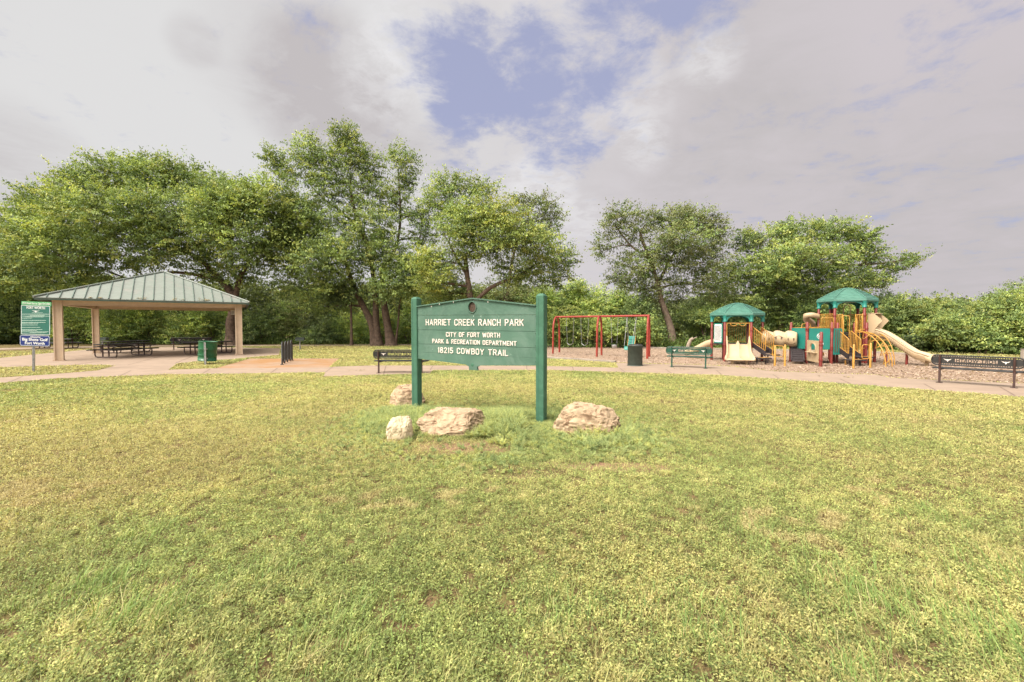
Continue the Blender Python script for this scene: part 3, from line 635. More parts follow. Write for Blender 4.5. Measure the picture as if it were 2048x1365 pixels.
# ------------------------------------------------------------------ rules sign on the left
def rrect(w, h, r, n=5):
    out = []
    for cx, cy, a0 in ((w/2-r, h/2-r, 0), (-w/2+r, h/2-r, 90), (-w/2+r, -h/2+r, 180), (w/2-r, -h/2+r, 270)):
        out += [(cx+r*math.cos(rad(a0+90*i/n)), cy+r*math.sin(rad(a0+90*i/n))) for i in range(n+1)]
    return out
def rules_sign():
    g = G(67.5, 744); D = g.y; s = D/FPX
    tilt = rad(2.2); t = thing('rules_sign', 'green and blue park rules sign on a leaning metal post at the left edge', 'sign', g, math.atan2(-g.x, g.y)*.15)
    def panel(name, c, w, h, m, y, border=None, r=.03):
        b = MB(); R = Matrix.Rotation(tilt, 3, 'Y'); X, Z = R@Vector((1, 0, 0)), R@Vector((0, 0, 1))
        b.prism(rrect(w, h, r), c+Vector((0, y, 0)), X, Z, (0, .004, 0)); o = b.build(name, m, t)
        if border:
            b = MB(); b.prism(rrect(w-.03, h-.03, r), c+Vector((0, y-.0015, 0)), X, Z, (0, .001, 0), [list(reversed(rrect(w-.03-2*border, h-.03-2*border, r*.8)))]); b.build('border', 'white', o)
        return o, X, Z, c
    Rt = Matrix.Rotation(tilt, 3, 'Y'); ax = Rt@Vector((0, 0, 1)); f = .86
    H = (744-604)*s*1.0
    b = MB(); b.box(ax*(H/2), (.075, .03, H), Rt); b.box(ax*(H/2)+Vector((-.03, -.022, 0)), (.012, .014, H), Rt); b.box(ax*(H/2)+Vector((.03, -.022, 0)), (.012, .014, H), Rt); p = b.build('post', 'galv', t)
    for i in range(22):
        b = MB(); b.box(ax*(.08+i*.06)+Vector((0, -.0165, 0)), (.014, .003, .028), Rt); b.build('punched_hole', 'black_metal', p)
    def at(px, py): return Vector(((px-61.5)*s*.93, 0, (744-py)*s))
    go, X, Z, c = panel('green_panel', at(71, 640.5), 61*s*f, 59*s, 'sheet_green', -.05, .014)
    lo, *_ = panel('hours_panel', at(73.5, 608), 62*s*f, 8.5*s, 'sheet_lime', -.047)
    bo, *_ = panel('sponsor_panel', at(68, 681.5), 62.5*s*f, 22*s, 'sheet_blue', -.05, .012, .07)
    def tx(par, txt, px, py, wpx, hpx, off=.03, m='white'):
        me = text_mesh(txt, hpx*s/.7, wpx*s*f, off*hpx*s*.4, .002); place_text('lettering', me, m, par, at(px, py)+Vector((0, -.055, 0)), X, Z, (0, -1, 0))
    tx(lo, 'Park Hours 5am to 12pm Ord. #364', 74, 608, 57, 4.3, .02)
    tx(go, 'FORT WORTH', 72.5, 616, 38, 5.0, .05)
    b = MB(); q = at(72, 623)+Vector((0, -.055, 0))
    b.prism([(-.15, .035), (-.05, .02), (0, .028), (.05, .02), (.15, .035), (.06, 0), (.025, -.008), (.014, -.045), (-.014, -.045), (-.025, -.008), (-.06, 0)], q, X, Z, (0, .002, 0)); b.build('longhorn_mark', 'white', go)
    r = random.Random(4)
    words = ['Park rules and regulations', 'Alcohol, firearms and fireworks are prohibited', 'No motor vehicles beyond this point', 'Keep pets on a leash', 'Use bins for your litter', 'No glass containers', 'Fires in grills only', 'Do not harm the wildlife']
    b = MB(); y = 627
    rowsb = [(64, 85, 626), (45, 98, 628.6), (60, 88, 631), (46, 99, 632.6), (52, 86, 634.2), (44, 65, 636.6), (44.5, 91, 641), (44, 90, 645), (44, 76, 646.6), (43.5, 75, 650.2), (43, 80, 655), (43, 84, 659.4), (43, 74, 661), (43, 96, 663.8), (60, 92, 665.6)]
    for xa, xb, yy in rowsb:
        x = xa
        while x < xb:
            w_ = r.uniform(1.2, 4.0); w_ = min(w_, xb-x); c0 = at(x+w_/2+(640-yy)*.04, yy); b.box(c0+Vector((0, -.0535, 0)), (w_*s, .002, .9*s*r.uniform(.8, 1)), Rt); x += w_+.7
    b.build('small_print', 'pale_text', go)
    tx(bo, 'Adopted by', 69.5, 674.6, 21, 3.0, .04); tx(bo, 'Big Shots Golf', 68.7, 680, 53, 5.4, .08); tx(bo, 'Fort Worth', 68, 686.6, 41, 5.2, .08)
rules_sign()

# ------------------------------------------------------------------ pavilion
def pavilion():
    FL = G(119, 722.5); FR = G(478.5, 710.3); e = (FR-FL); n = Vector((-3.8, 6.3, 0))
    BL, BR = FL+n, FR+n; eu, nu = e.normalized(), n.normalized(); org = FL.copy()
    t = thing('picnic_pavilion', 'open picnic shelter with green standing-seam metal roof on four tan posts', 'pavilion', org)
    ze = 3.22
    rz = math.atan2(eu.y, eu.x)
    for p in (FL, FR, BL, BR):
        b = MB(); Hh = ze-.02
        b.box(p+Vector((0, 0, Hh/2)), (.26, .20, Hh), rz); b.box(p+eu*.155+Vector((0, 0, Hh/2)), (.05, .34, Hh-.02), rz); b.box(p-eu*.155+Vector((0, 0, Hh/2)), (.05, .34, Hh-.02), rz)
        q = b.build('post', 'tan', t, org)
        b = MB(); b.box(p+Vector((0, 0, .035)), (.44, .42, .03), rz); b.build('base_plate', 'tan_dark', q, org)
    # perimeter beams
    for a, c in ((FL, FR), (BL, BR), (FL, BL), (FR, BR)):
        d = c-a; b = MB(); m = (a+c)/2; b.box(m+Vector((0, 0, ze-.115)), (d.length-.30, .16, .30), math.atan2(d.y, d.x)); b.box(m+Vector((0, 0, ze-.275)), (d.length-.34, .22, .022), math.atan2(d.y, d.x)); b.build('beam', 'tan', t, org)
    ov = .62
    c1 = FL-eu*(ov+.1)-nu*ov; c2 = FR+eu*ov-nu*ov; c3 = BR+eu*ov+nu*ov; c4 = BL-eu*ov+nu*ov
    top = (FL+FR+BL+BR)/4; ap = P(332, 545.5, top.y); ap = Vector((top.x, top.y, ap.z))
    Z = Vector((0, 0, ze+.03)); cs = [c+Z for c in (c1, c2, c3, c4)]
    b = MB(); th = Vector((0, 0, .035))
    for i in range(4):
        a, c = cs[i], cs[(i+1) % 4]; b.add([a, c, ap, a+th, c+th, ap+th], [(2, 1, 0), (3, 4, 5), (0, 1, 4, 3)])
    rf = b.build('roof', 'roof', t, org, fix=False)
    # seams run straight up the slope from each eave
    b = MB()
    for i in range(4):
        a, c = cs[i]+th, cs[(i+1) % 4]+th; Lc = (c-a).length; u = (c-a)/Lc; A3 = ap+th
        foot = a+u*((A3-a).dot(u)); up = (A3-foot); Hs = up.length; upn = up/Hs; fx = (foot-a).length; nn = u.cross(upn)
        if nn.z < 0: nn = -nn
        k = 20; 
        for j in range(1, k):
            x = Lc*j/k; hh = Hs*(x/fx if x < fx else (Lc-x)/(Lc-fx)); p0 = a+u*x; p1 = p0+upn*(hh-.03); m = (p0+p1)/2+nn*.025; dv = (p1-p0)
            R = Matrix((dv.normalized(), nn.cross(dv.normalized()), nn)).transposed(); b.box(m, (dv.length, .03, .05), R)
    b.build('roof_seam', 'roof_seam', rf, org)
    b = MB()
    for c in cs: b.tube([c+th+Vector((0, 0, .03)), ap+th+Vector((0, 0, .03))], [.06, .06], 6)
    b.build('hip_cap', 'roof', rf, org)
    b = MB()
    for i in range(4):
        a, c = cs[i], cs[(i+1) % 4]; d = c-a; m = (a+c)/2; inw = (ap-m); inw.z = 0; inw.normalize()
        b.box(m+inw*.03+Vector((0, 0, -.045)), (d.length-.05, .03, .085), math.atan2(d.y, d.x))
    b.build('fascia', 'roof_seam', t, org)
    # soffit and rafters below the sheets
    b = MB()
    for i in range(4):
        a, c = cs[i], cs[(i+1) % 4]; dz = Vector((0, 0, -.05)); k = .97
        b.add([ap+(a-ap)*k+dz, ap+(c-ap)*k+dz, ap+dz], [(0, 1, 2)])
    b.build('soffit', 'tan', t, org, fix=False)
    b = MB()
    for c in cs: b.tube([ap+(c-ap)*.9-Vector((0, 0, .14)), ap-Vector((0, 0, .2))], [.08, .08], 4)
    b.build('rafter', 'tan', t, org)
    q = BR-nu*.2; b = MB(); w = P(469, 625.5, q.y-.05); b.box((w.x, q.y-.25, w.z), (.30, .02, .34)); nb = b.build('notice_board', 'white', t, org)
    b = MB()
    for i in range(5): b.box((w.x, q.y-.2625, w.z+.1-i*.05), (.2, .003, .018))
    b.build('small_print', 'black_metal', nb, org)
    # dry leaves lodged on the roof
    r = random.Random(2)
    a, c = cs[0]+th, cs[1]+th; u = (c-a).normalized()
    b = MB()
    for x0_, wd, hh in ((4.15, .5, .28), (5.9, .6, .3), (7.0, .5, .45), (7.25, .25, .25), (2.5, .15, .1), (2.1, .1, .1)):
        for k in range(26):
            f = r.random(); x = x0_+(r.random()-.5)*wd; Lc = (c-a).length
            p = a+u*x+((ap+th)-(a+u*Lc*.5)).normalized()*(.02+f*hh)+Vector((0, 0, .035)); an = r.uniform(0, 3); v = Vector((math.cos(an), math.sin(an), .3))*.06; w_ = Vector((-math.sin(an), math.cos(an), .1))*.02
            b.add([p-v, p+w_, p+v, p-w_], [(0, 1, 2, 3)])
    lf = b.build('leaf_litter', 'litter', None); meta(lf, 'small drifts of dry leaves lodged on the green metal roof', 'leaves', kind='stuff')
    return FL, FR, BL, BR
PAV = pavilion()

# ------------------------------------------------------------------ picnic tables
def picnic_table(Lt=2.9, sp=2.15):
    t = thing('picnic_table', 'x', 'picnic table', (0, 0, 0), 0, 'picnic tables')
    def slab(name, y, z, w, par=t):
        b = MB(); b.box((0, y, z), (Lt, w, .035), None, .012)
        for s in (-1, 1): b.box((0, y+s*(w/2-.012), z-.03), (Lt-.06, .02, .035))
        o = b.build(name, 'grey_top', par)
        b = MB(); k = int(Lt/.09)
        for i in range(1, k):
            b.box((-Lt/2+i*Lt/k, y, z+.0185), (.03, w-.1, .003))
        b.build('mesh_opening', 'black_metal', o); return o
    slab('table_top', 0, .765, .76); slab('bench_seat', -.72, .46, .27); slab('bench_seat', .72, .46, .27)
    for s in (-1, 1):
        x = s*sp/2; b = MB()
        pts = [(x, -.72, .43)]+arc((x, -.57, .18), .15, math.pi, math.pi*1.5, 5, (0, 1, 0))+arc((x, .57, .18), .15, math.pi*1.5, 2*math.pi, 5, (0, 1, 0))+[(x, .72, .43)]
        b.tube(pts, .032, 8)
        for y in (-.2, .2): b.cyl((x, y, .03), (x, y, .74), .036)
        b.cyl((x, -.36, .735), (x, .36, .735), .028)
        b.cyl((x, -.72, .43), (x, .72, .43), .022)
        b.build('frame', 'brown_metal', t)
    b = MB(); b.cyl((-sp/2, 0, .42), (0, 0, .72), .02); b.cyl((sp/2, 0, .42), (0, 0, .72), .02); b.build('brace', 'brown_metal', t)
    return t
tb = picnic_table()
specs = [(-22.95, 26.9, 82, 'long dark picnic table nearest the front left tan post'), (-26.3, 31.0, 84, 'dark picnic table behind the front one on the left half of the slab'),
         (-19.75, 29.6, 72, 'dark picnic table behind the green barrel by the right tan post'), (-36.6, 36.5, 4, 'small far picnic table out on the grass behind the rules sign')]
for i, (x, y, a, l) in enumerate(specs):
    o = tb if i == 0 else copy_tree(tb); o.location = (x, y, .024 if i < 3 else .012); o.rotation_euler = (0, 0, rad(a)); o['label'] = l

# ------------------------------------------------------------------ benches (seen from behind)
def bench(name, label, A, B, frame, plate, letters=True, endx=.24):
    A = Vector(A); B = Vector(B); c = (A+B)/2; d = B-A; rz = math.atan2(d.y, d.x)
    t = thing(name, label, 'bench', (c.x, c.y, .03), rz, 'park benches'); W = d.length; L = W+2*endx
    # local: x along, +y away from viewer (the seat side)
    for s in (-1, 1):
        x = s*W/2; b = MB()
        b.box((x, .0, .20), (.055, .055, .42)); b.box((x, 0, .004), (.15, .13, .012))
        b.tube([(x, .0, .38), (x, .02, .46), (x, -.03, .55), (x, -.045, .90)], [.033, .033, .03, .028], 6)
        b.box((x, .24, .425), (.05, .48, .045)); b.build('leg', frame, t)
    # seat
    b = MB(); b.prism(rrect(L, .46, .1), (0, .28, .462), (1, 0, 0), (0, 1, 0), (0, 0, .02)); st = b.build('seat', plate, t)
    b = MB(); b.tube([(p[0], .28+p[1], .462) for p in rrect(L, .46, .1)], .022, 6, closed=True); b.build('seat_rim', plate, st)
    # back: rim tube, solid band with an open window, lattice above and below
    z0, h = .735, .31; ty = .006
    out = rrect(L, h, .13); win_w = L*.46; win = [(-win_w/2, -.062), (win_w/2, -.062), (win_w/2, .062), (-win_w/2, .062)]
    b = MB(); b.prism(rrect(L-.02, .215, .1), (0, ty, z0), (1, 0, 0), (0, 0, 1), (0, .008, 0), [win]); bk = b.build('backrest', plate, t)
    b = MB(); b.tube([(p[0], ty, z0+p[1]) for p in out], .022, 8, closed=True); b.build('back_rim', plate, bk)
    b = MB(); k = int(L/.055)
    for i in range(k):
        for (za, zb) in ((.105, .145), (-.145, -.105)):
            x = -L/2+.08+(L-.16)*i/k
            b.box((x, ty+.004, z0+(za+zb)/2), (.012, .006, .06), Matrix.Rotation(rad(35), 3, 'Y')); b.box((x, ty+.009, z0+(za+zb)/2), (.012, .004, .06), Matrix.Rotation(rad(-35), 3, 'Y'))
    b.build('back_mesh', plate, bk)
    me = text_mesh('FORT WORTH', .15, win_w*.94, .004, .003, 'CENTER', 1.1)
    place_text('lettering', me, plate, bk, (0, ty+.004, z0), (-1, 0, 0), (0, 0, 1), (0, 1, 0))
    b = MB(); b.box((0, ty+.005, z0-.055), (win_w, .003, .012)); b.box((0, ty+.005, z0+.055), (win_w, .003, .012)); b.build('letter_bar', plate, bk)
    for s in (-1, 1):
        b = MB(); b.prism([(-.1, .045), (-.03, .02), (0, .026), (.03, .02), (.1, .045), (.05, .0), (.02, -.005), (.012, -.045), (-.012, -.045), (-.02, -.005), (-.05, .0)], (s*(win_w/2+.17), ty-.004, z0), (1, 0, 0), (0, 0, 1), (0, .003, 0))
        b.build('longhorn_mark', 'letter', bk)
    return t
bench('park_bench', 'dark green bench with cut-out letters beside the litter bin, its back to the camera', G(1343.5, 735.5), G(1411, 738.5), 'bench_green', 'bench_green')
bench('park_bench', 'black bench with brown legs at the right edge, its back to the camera', G(1878.5, 767), G(2027.5, 778.3), 'brown_metal', 'black_metal', True, .2)
bench('park_bench', 'black bench with brown legs partly hidden behind the left post of the park name sign', G(757.5, 748), G(843.5, 748.3), 'brown_metal', 'black_metal', True, .2)
bench('park_bench', 'far black bench on the back edge of the picnic slab between the tables', (-25.3, 34.0, 0), (-23.2, 34.8, 0), 'brown_metal', 'black_metal', True, .2)

# ------------------------------------------------------------------ grills
def grill(px, py, D, label):
    g = P(px, py, D); g.z = 0
    t = thing('park_grill', label, 'grill', g, 0.3, 'charcoal grills')
    b = MB(); b.cyl((0, 0, -.05), (0, 0, .7), .045); b.build('pedestal', 'galv', t)
    b = MB(); 
    b.box((0, 0, .71), (.62, .42, .02)); b.box((0, .2, .82), (.62, .02, .24)); b.box((-.3, 0, .82), (.02, .39, .24)); b.box((.3, 0, .82), (.02, .39, .24)); b.box((0, -.2, .78), (.57, .02, .14)); b.build('firebox', 'bin', t)
    b = MB()
    for i in range(9): b.cyl((-.27, -.16+i*.04, .89), (.42, -.16+i*.04, .89), .008, n=5)
    b.build('grate', 'black_metal', t)
grill(600, 690, 34.3, 'grey charcoal grill on a pole out on the grass right of the shelter')
grill(205, 690, 34.8, 'grey charcoal grill half hidden behind the back left post of the shelter')

# ------------------------------------------------------------------ bike rack
def bike_rack():
    A, B = G(564.3, 730.6), G(584.5, 721.8); d = B-A; L = d.length; t = thing('bike_rack', 'black wave-shaped bicycle rack standing on the orange-stained concrete pad', 'bike rack', A, math.atan2(d.y, d.x))
    n = 4; w = L/(2*n-1)/1.0; r = w/2; b = MB(); pts = [(0, 0, -.05), (0, 0, .9)]; x = 0
    for i in range(n):
        pts += arc((x+r, 0, .88), r, math.pi, 0, 8); x += w
        if i < n-1: pts += arc((x+r, 0, .26), r, math.pi, 2*math.pi, 8); x += w
    pts += [(x, 0, -.05)]
    b.tube(pts, .036, 10); b.build('wave_tube', 'black_metal', t)
    b = MB(); b.lathe([(.04, 0), (.085, 0), (.085, .02), (.04, .03)], (0, 0, .016), 14); b.lathe([(.04, 0), (.085, 0), (.085, .02), (.04, .03)], (x, 0, .016), 14); b.build('foot_flange', 'black_metal', t)
bike_rack()

# ------------------------------------------------------------------ green barrel on its steel channel
def barrel():
    g = G(411, 730.5); D = g.y; s = D/FPX
    t = thing('litter_barrel', 'dented glossy green oil drum hung tilted on a steel post in the grass', 'litter barrel', g, .1)
    b = MB(); b.box((0, 0, .48), (.075, .03, 1.18)); b.box((-.032, -.02, .48), (.012, .03, 1.18)); b.box((.032, -.02, .48), (.012, .03, 1.18)); b.build('post', 'galv', t)
    R = Matrix.Rotation(rad(4), 3, 'Y'); r0 = .385; h = .93
    prof = [(r0*.96, .02), (r0, .0), (r0, .03)]
    z = .03
    for i in range(3):
        prof += [(r0, z), (r0, z+.22), (r0+.018, z+.25), (r0, z+.28)]; z += .29
    prof = prof[:-2]+[(r0, h-.03), (r0+.014, h-.015), (r0, h)]+[(r0-.02, h), (r0-.02, .05), (0.0, .05)]
    b = MB(); b.lathe(prof, (-.17, .46, .17), 40, R); o = b.build('drum', 'barrel', t)
    b = MB(); b.tube([(-.105+(r0+.012)*math.cos(a*math.pi/16), .46+(r0+.012)*math.sin(a*math.pi/16), .17+h*.995-.07*math.cos(a*math.pi/16)*r0) for a in range(32)], .012, 6, closed=True); b.build('rim', 'barrel', o)
    b = MB(); b.box((0, .045, .75), (.12, .08, .05)); b.box((0, .045, .3), (.12, .08, .05)); b.build('bracket', 'galv', t)
barrel()
def litter_bin():
    g = G(1273.5, 733.5); g.y += .3; t = thing('litter_bin', 'dark grey-green drum litter bin with open black rim beside the swings', 'litter bin', g)
    r0, h = .335, .93
    b = MB(); b.lathe([(0, .03), (r0*.97, .03), (r0*.97, .0), (r0, .01), (r0, h*.97), (r0+.02, h*.975), (r0+.02, h), (r0-.03, h), (r0-.03, .1), (0, .1)], (0, 0, .02), 40); b.build('drum', 'bin', t)
    b = MB(); b.lathe([(r0-.02, h), (r0-.06, h+.055), (r0-.10, h+.055), (r0-.11, h+.01), (r0-.04, h-.03)], (.02, 0, .02), 36); b.build('liner_rim', 'black_metal', t)
    b = MB(); b.lathe([(r0+.01, 0), (r0+.035, .0), (r0+.03, .02), (r0+.005, .03)], (0, 0, .019), 36); b.build('base_ring', 'bin', t)
litter_bin()

# ------------------------------------------------------------------ swing frame and swings
def swings():
    L0, M0, R0 = G(1112.5, 706.6), G(1198.5, 712.6), G(1296.5, 716.0)
    u = (R0-L0).normalized(); v = Vector((.35, .94, 0)); H = 2.42; org = M0.copy()
    rzb = math.atan2(u.y, u.x)
    t = thing('swing_frame', 'red two-bay arch swing set standing on the bark mulch', 'swing set', org)
    b = MB(); b.tube([L0-u*.05+Vector((0, 0, H)), R0+u*.05+Vector((0, 0, H))], .062, 12); b.build('top_beam', 'swing_red', t, org)
    for c in (L0, M0, R0):
        for s in (-1, 1):
            ft = c+v*s*.85; pts = [ft-Vector((0, 0, .1)), ft+Vector((0, 0, 1.5))-v*s*.06]
            k0 = ft+Vector((0, 0, 1.5))-v*s*.06; e_ = c+Vector((0, 0, H-.01)); w_ = (e_-k0); hz = Vector((w_.x, w_.y, 0))
            pts += [k0+Vector((0, 0, w_.z*math.sin(a)))+hz*(1-math.cos(a)) for a in [math.pi/2*i/8 for i in range(1, 9)]]
            b = MB(); b.tube(pts, .062, 10); b.tube([ft+Vector((0, 0, .9)), ft+Vector((0, 0, .96))], .068, 10); b.build('leg', 'swing_red', t, org)
    def onbeam(px):
        d = raydir(px, 640); 
        k = (L0.x*d.y-L0.y*d.x)/(u.y*d.x-u.x*d.y); return L0+u*k+Vector((0, 0, H))
    def hanger(par, a, b_, o):
        m = MB(); m.tube([a, b_], .0115, 5); m.build('chain', 'chain', par, o)
        m = MB(); m.tube([a+Vector((0, 0, .07)), a], [.02, .02], 6); m.build('hanger', 'chain', par, o)
    for i, (pa, pb) in enumerate(((1132.7, 1148), (1161.5, 1177.5))):
        A, B = onbeam(pa), onbeam(pb); A.z = B.z = H-.07; c = (A+B)/2; o = Vector((c.x, c.y, 0))
        s = thing('belt_swing', ('black belt swing nearest the left end of the red frame', 'black belt swing next to the middle legs of the red frame')[i], 'swing', o, 0, 'belt swings')
        a2, b2 = A+u*.08, B-u*.08; a2.z = b2.z = .72
        hanger(s, A, a2, o); hanger(s, B, b2, o)
        m = MB(); pts = [a2+(b2-a2)*k/8+Vector((0, 0, -.13*math.sin(math.pi*k/8))) for k in range(9)]; w_ = v*.09
        vs = [];
        for p in pts: vs += [p-w_, p+w_, p+w_-Vector((0, 0, .015)), p-w_-Vector((0, 0, .015))]
        fs = [(4*k+j, 4*k+(j+1) % 4, 4*k+4+(j+1) % 4, 4*k+4+j) for k in range(8) for j in range(4)]
        m.add(vs, fs, True); m.build('belt_seat', 'galv', s, o)
    # infant bucket swing
    A, B = onbeam(1222), onbeam(1236.5); A.z = B.z = H-.07; c = (A+B)/2; o = Vector((c.x, c.y, 0)); s = thing('bucket_swing', 'grey infant bucket swing just right of the middle legs', 'swing', o)
    a2, b2 = c-u*.17, c+u*.17; a2.z = b2.z = .82; hanger(s, A, a2, o); hanger(s, B, b2, o)
    m = MB(); cc = Vector((c.x, c.y, 0))
    m.lathe([(.10, .48), (.155, .5), (.165, .66), (.17, .68), (.145, .68), (.14, .52), (0, .50)], cc, 18)
    m.build('bucket_seat', 'galv', s, o)
    m = MB()
    for q in (-1, 1): m.tube(smoothpath([cc+u*.15*q+Vector((0, 0, .66)), cc+u*.17*q+Vector((0, 0, .74)), cc+u*.17*q+Vector((0, 0, .82))], 4), .02, 6)
    m.build('strap', 'rubber', s, o)
    # high-backed adaptive swing
    A, B = onbeam(1254.5), onbeam(1273); A.z = B.z = H-.07; c = (A+B)/2; o = Vector((c.x, c.y, 0)); s = thing('adaptive_swing', 'turquoise high-backed swing seat with yellow edges in front of the right legs', 'swing', o)
    uu = u; vv = Vector((-u.y, u.x, 0)); 
    if vv.y > 0: vv = -vv                  # towards the viewer
    def Q(a, f, z): return o+uu*a+vv*f+Vector((0, 0, z))
    base = MB(); prof = [(-.06, 1.22), (-.02, 1.0), (.03, .8), (.08, .62), (.22, .56), (.42, .60), (.50, .52), (.54, .42)]; prof = [(-f*1.0, z) for f, z in prof]
    pts = smoothpath([Vector((f, z, 0)) for f, z in prof], 4); vs = []
    for p in pts:
        for a in (-.21, -.17, 0, .17, .21):
            up = .05 if abs(a) > .2 else 0
            vs.append(Q(a, -p.x, p.y+up))
    nn = 5; fs = [(i*nn+j, i*nn+j+1, (i+1)*nn+j+1, (i+1)*nn+j) for i in range(len(pts)-1) for j in range(nn-1)]
    base.add(vs, fs, True); seat = base.build('molded_seat', 'teal', s, o, fix=False); md = seat.modifiers.new('thick', 'SOLIDIFY'); md.thickness = .025
    for q in (-1, 1):
        m = MB(); m.tube([Q(.22*q, -p.x, p.y+.04) for p in pts[:len(pts)//2+4]], .024, 6); m.build('side_rail', 'yellow', s, o)
        m = MB(); m.tube([(A if q < 0 else B), Q(.22*q, .02, 1.15)], .013, 5); m.build('chain', 'chain', s, o)
        m = MB(); m.tube([(A if q < 0 else B)+vv*.02, Q(.24*q, .45, .64)], .013, 5); m.build('chain', 'chain', s, o)
    m = MB()
    for z in (.75, .9, 1.05): m.tube([Q(-.15, .02+(1.0-z)*.2+.02, z), Q(.15, .02+(1.0-z)*.2+.02, z)], .014, 6)
    m.build('seat_rib', 'teal', s, o)
swings()

# ------------------------------------------------------------------ play structure
def play_structure():
    org = Vector((14.5, 23.0, 0))
    T = thing('play_structure', 'big two-tower playground climber with teal roofs, red posts, yellow rails and cream slides', 'play structure', org)
    V3 = Vector
    def part(b, name, m, par=T, fix=True): return b.build(name, m, par, org, fix)
    def post(x, y, top, r=.062, m='red', clamps=()):
        b = MB(); b.tube([(x, y, -.1), (x, y, top), (x, y, top+.03)], [r, r, r*.6], 14); o = part(b, 'post', m)
        if clamps:
            c = MB()
            for z in clamps: c.tube([(x, y, z-.03), (x, y, z+.03)], r+.016, 14); 
            part(c, 'clamp', m, o)
        return o
    def rail(a, c, z0a, z1a, z0b=None, z1b=None, n=7, r=.019, name='guard_rail', m='yellow', rb=.014):
        """barred guard between two plan points, bottom/top heights at each end"""
        a, c = V3((*a[:2], 0)), V3((*c[:2], 0)); z0b = z0a if z0b is None else z0b; z1b = z1a if z1b is None else z1b
        b = MB(); p = [a+V3((0, 0, z0a)), a+V3((0, 0, z1a)), c+V3((0, 0, z1b)), c+V3((0, 0, z0b))]
        d = (c-a)*.08
        b.tube(smoothcorner(p, .05), r, 7, closed=True)
        for i in range(1, n):
            q = a+(c-a)*i/n; b.tube([q+V3((0, 0, z0a+(z0b-z0a)*i/n)), q+V3((0, 0, z1a+(z1b-z1a)*i/n))], rb, 6, caps=False)
        return part(b, name, m)
    def smoothcorner(p, r):
        out = []; n = len(p)
        for i in range(n):
            a, b_, c = p[i-1], p[i], p[(i+1) % n]; u_, v_ = (a-b_).normalized(), (c-b_).normalized()
            out += [b_+u_*r, b_+u_*r*.3+v_*r*.3, b_+v_*r]
        return out
    def hexpts(c, off, r=1.2): return [V3((c[0]+r*math.cos(rad(off+60*k)), c[1]+r*math.sin(rad(off+60*k)), 0)) for k in range(6)]
    def deck(poly, z, name='deck'):
        b = MB(); b.prism([(p[0], p[1]) for p in poly], (0, 0, z-.05), (1, 0, 0), (0, 1, 0), (0, 0, .05)); part(b, name, 'deck')
    def roof(c, off, ze, za, R=1.30):
        n = 48; b = MB(); prof = []; rings = 9
        # six-sided dome with stepped shingle lines
        vs = []; 
        def hexr(a): 
            k = (a-rad(off)) % rad(60)-rad(30); return math.cos(rad(30))/math.cos(k)
        lv = []
        for i in range(rings+1):
            f = i/rings; rr = R*(1-f*.93); z = ze+.07+(za-ze-.1)*(.55*math.sin(f*math.pi/2)+.45*f)
            lv.append((rr, z)); 
            if i < rings: lv.append((rr-R*.93/rings*.02, z+.034))
        lv = [(R*.985, ze-.03), (R*1.015, ze-.025), (R*1.02, ze+.03), (R*1.0, ze+.06)]+lv+[(0.03, za)]
        for rr, z in lv:
            for k in range(n):
                a = 2*math.pi*k/n+rad(off); h = hexr(a); h = h+(1-h)*.04
                vs.append(V3((c[0]+rr*h*math.cos(a), c[1]+rr*h*math.sin(a), z)))
        fs = [(i*n+k, i*n+(k+1) % n, (i+1)*n+(k+1) % n, (i+1)*n+k) for i in range(len(lv)-1) for k in range(n)]
        fs.append(tuple(reversed(range(n))))
        b.add(vs, fs, False); o = part(b, 'roof', 'teal_roof')
        b = MB()
        for k in range(6):
            a = rad(off+60*k); pts = []
            for rr, z in lv[3::2]: pts.append(V3((c[0]+rr*math.cos(a)*.995, c[1]+rr*math.sin(a)*.995, z+.004)))
            b.tube(pts, .022, 6)
        part(b, 'roof_ridge', 'teal_roof', o)
        # arched valance panels and capitals
        H = hexpts(c, off)
        for k in range(6):
            p, q = H[k], H[(k+1) % 6]; L = (q-p).length; u = (q-p)/L; nn = V3((u.y, -u.x, 0))
            poly = [(0, 0), (0, -.30), (.10, -.30)]+[(L/2-(L/2-.11)*math.cos(math.pi*j/10), -.25+.20*math.sin(math.pi*j/10)) for j in range(11)]+[(L-.10, -.30), (L, -.30), (L, 0)]
            b = MB(); b.prism(poly, p+V3((0, 0, ze-.005))-nn*.02, u, (0, 0, 1), nn*.04); part(b, 'arch_panel', 'teal', o)
            b = MB(); b.lathe([(.10, -.34), (.105, -.32), (.085, -.30), (.09, -.12), (.12, -.02)], (p.x, p.y, ze), 12); part(b, 'capital', 'teal', o)
        return H
    # ---------------- left tower
    c1, o1 = (11.9, 24.1), -23; z1 = .92; H1 = roof(c1, o1, 2.40, 3.04)
    for p in H1: post(p.x, p.y, 2.35, clamps=(1.62, .86))
    deck(H1, z1)
    R1, RR1, RL1, L1, FL1, FR1 = H1
    # message panel between the two left-hand posts
    def boards(a, c, z0, z1_, m, name, th=.035, inset=.09, holes=()):
        a, c = V3((*a[:2], 0)), V3((*c[:2], 0)); u = (c-a).normalized(); L = (c-a).length; nn = V3((u.y, -u.x, 0))
        w, h = L-2*inset, z1_-z0; b = MB(); poly = [(p[0]+w/2, p[1]+h/2) for p in rrect(w, h, min(.06, w*.2))]
        b.prism(poly, a+u*inset+V3((0, 0, z0))-nn*th/2, u, (0, 0, 1), nn*th, holes); return part(b, name, m), a+u*inset+V3((0, 0, z0)), u, nn, w, h
    pn, o_, u_, n_, w_, h_ = boards(L1, FL1, z1+.02, z1+1.06, 'teal', 'message_panel', inset=.22)
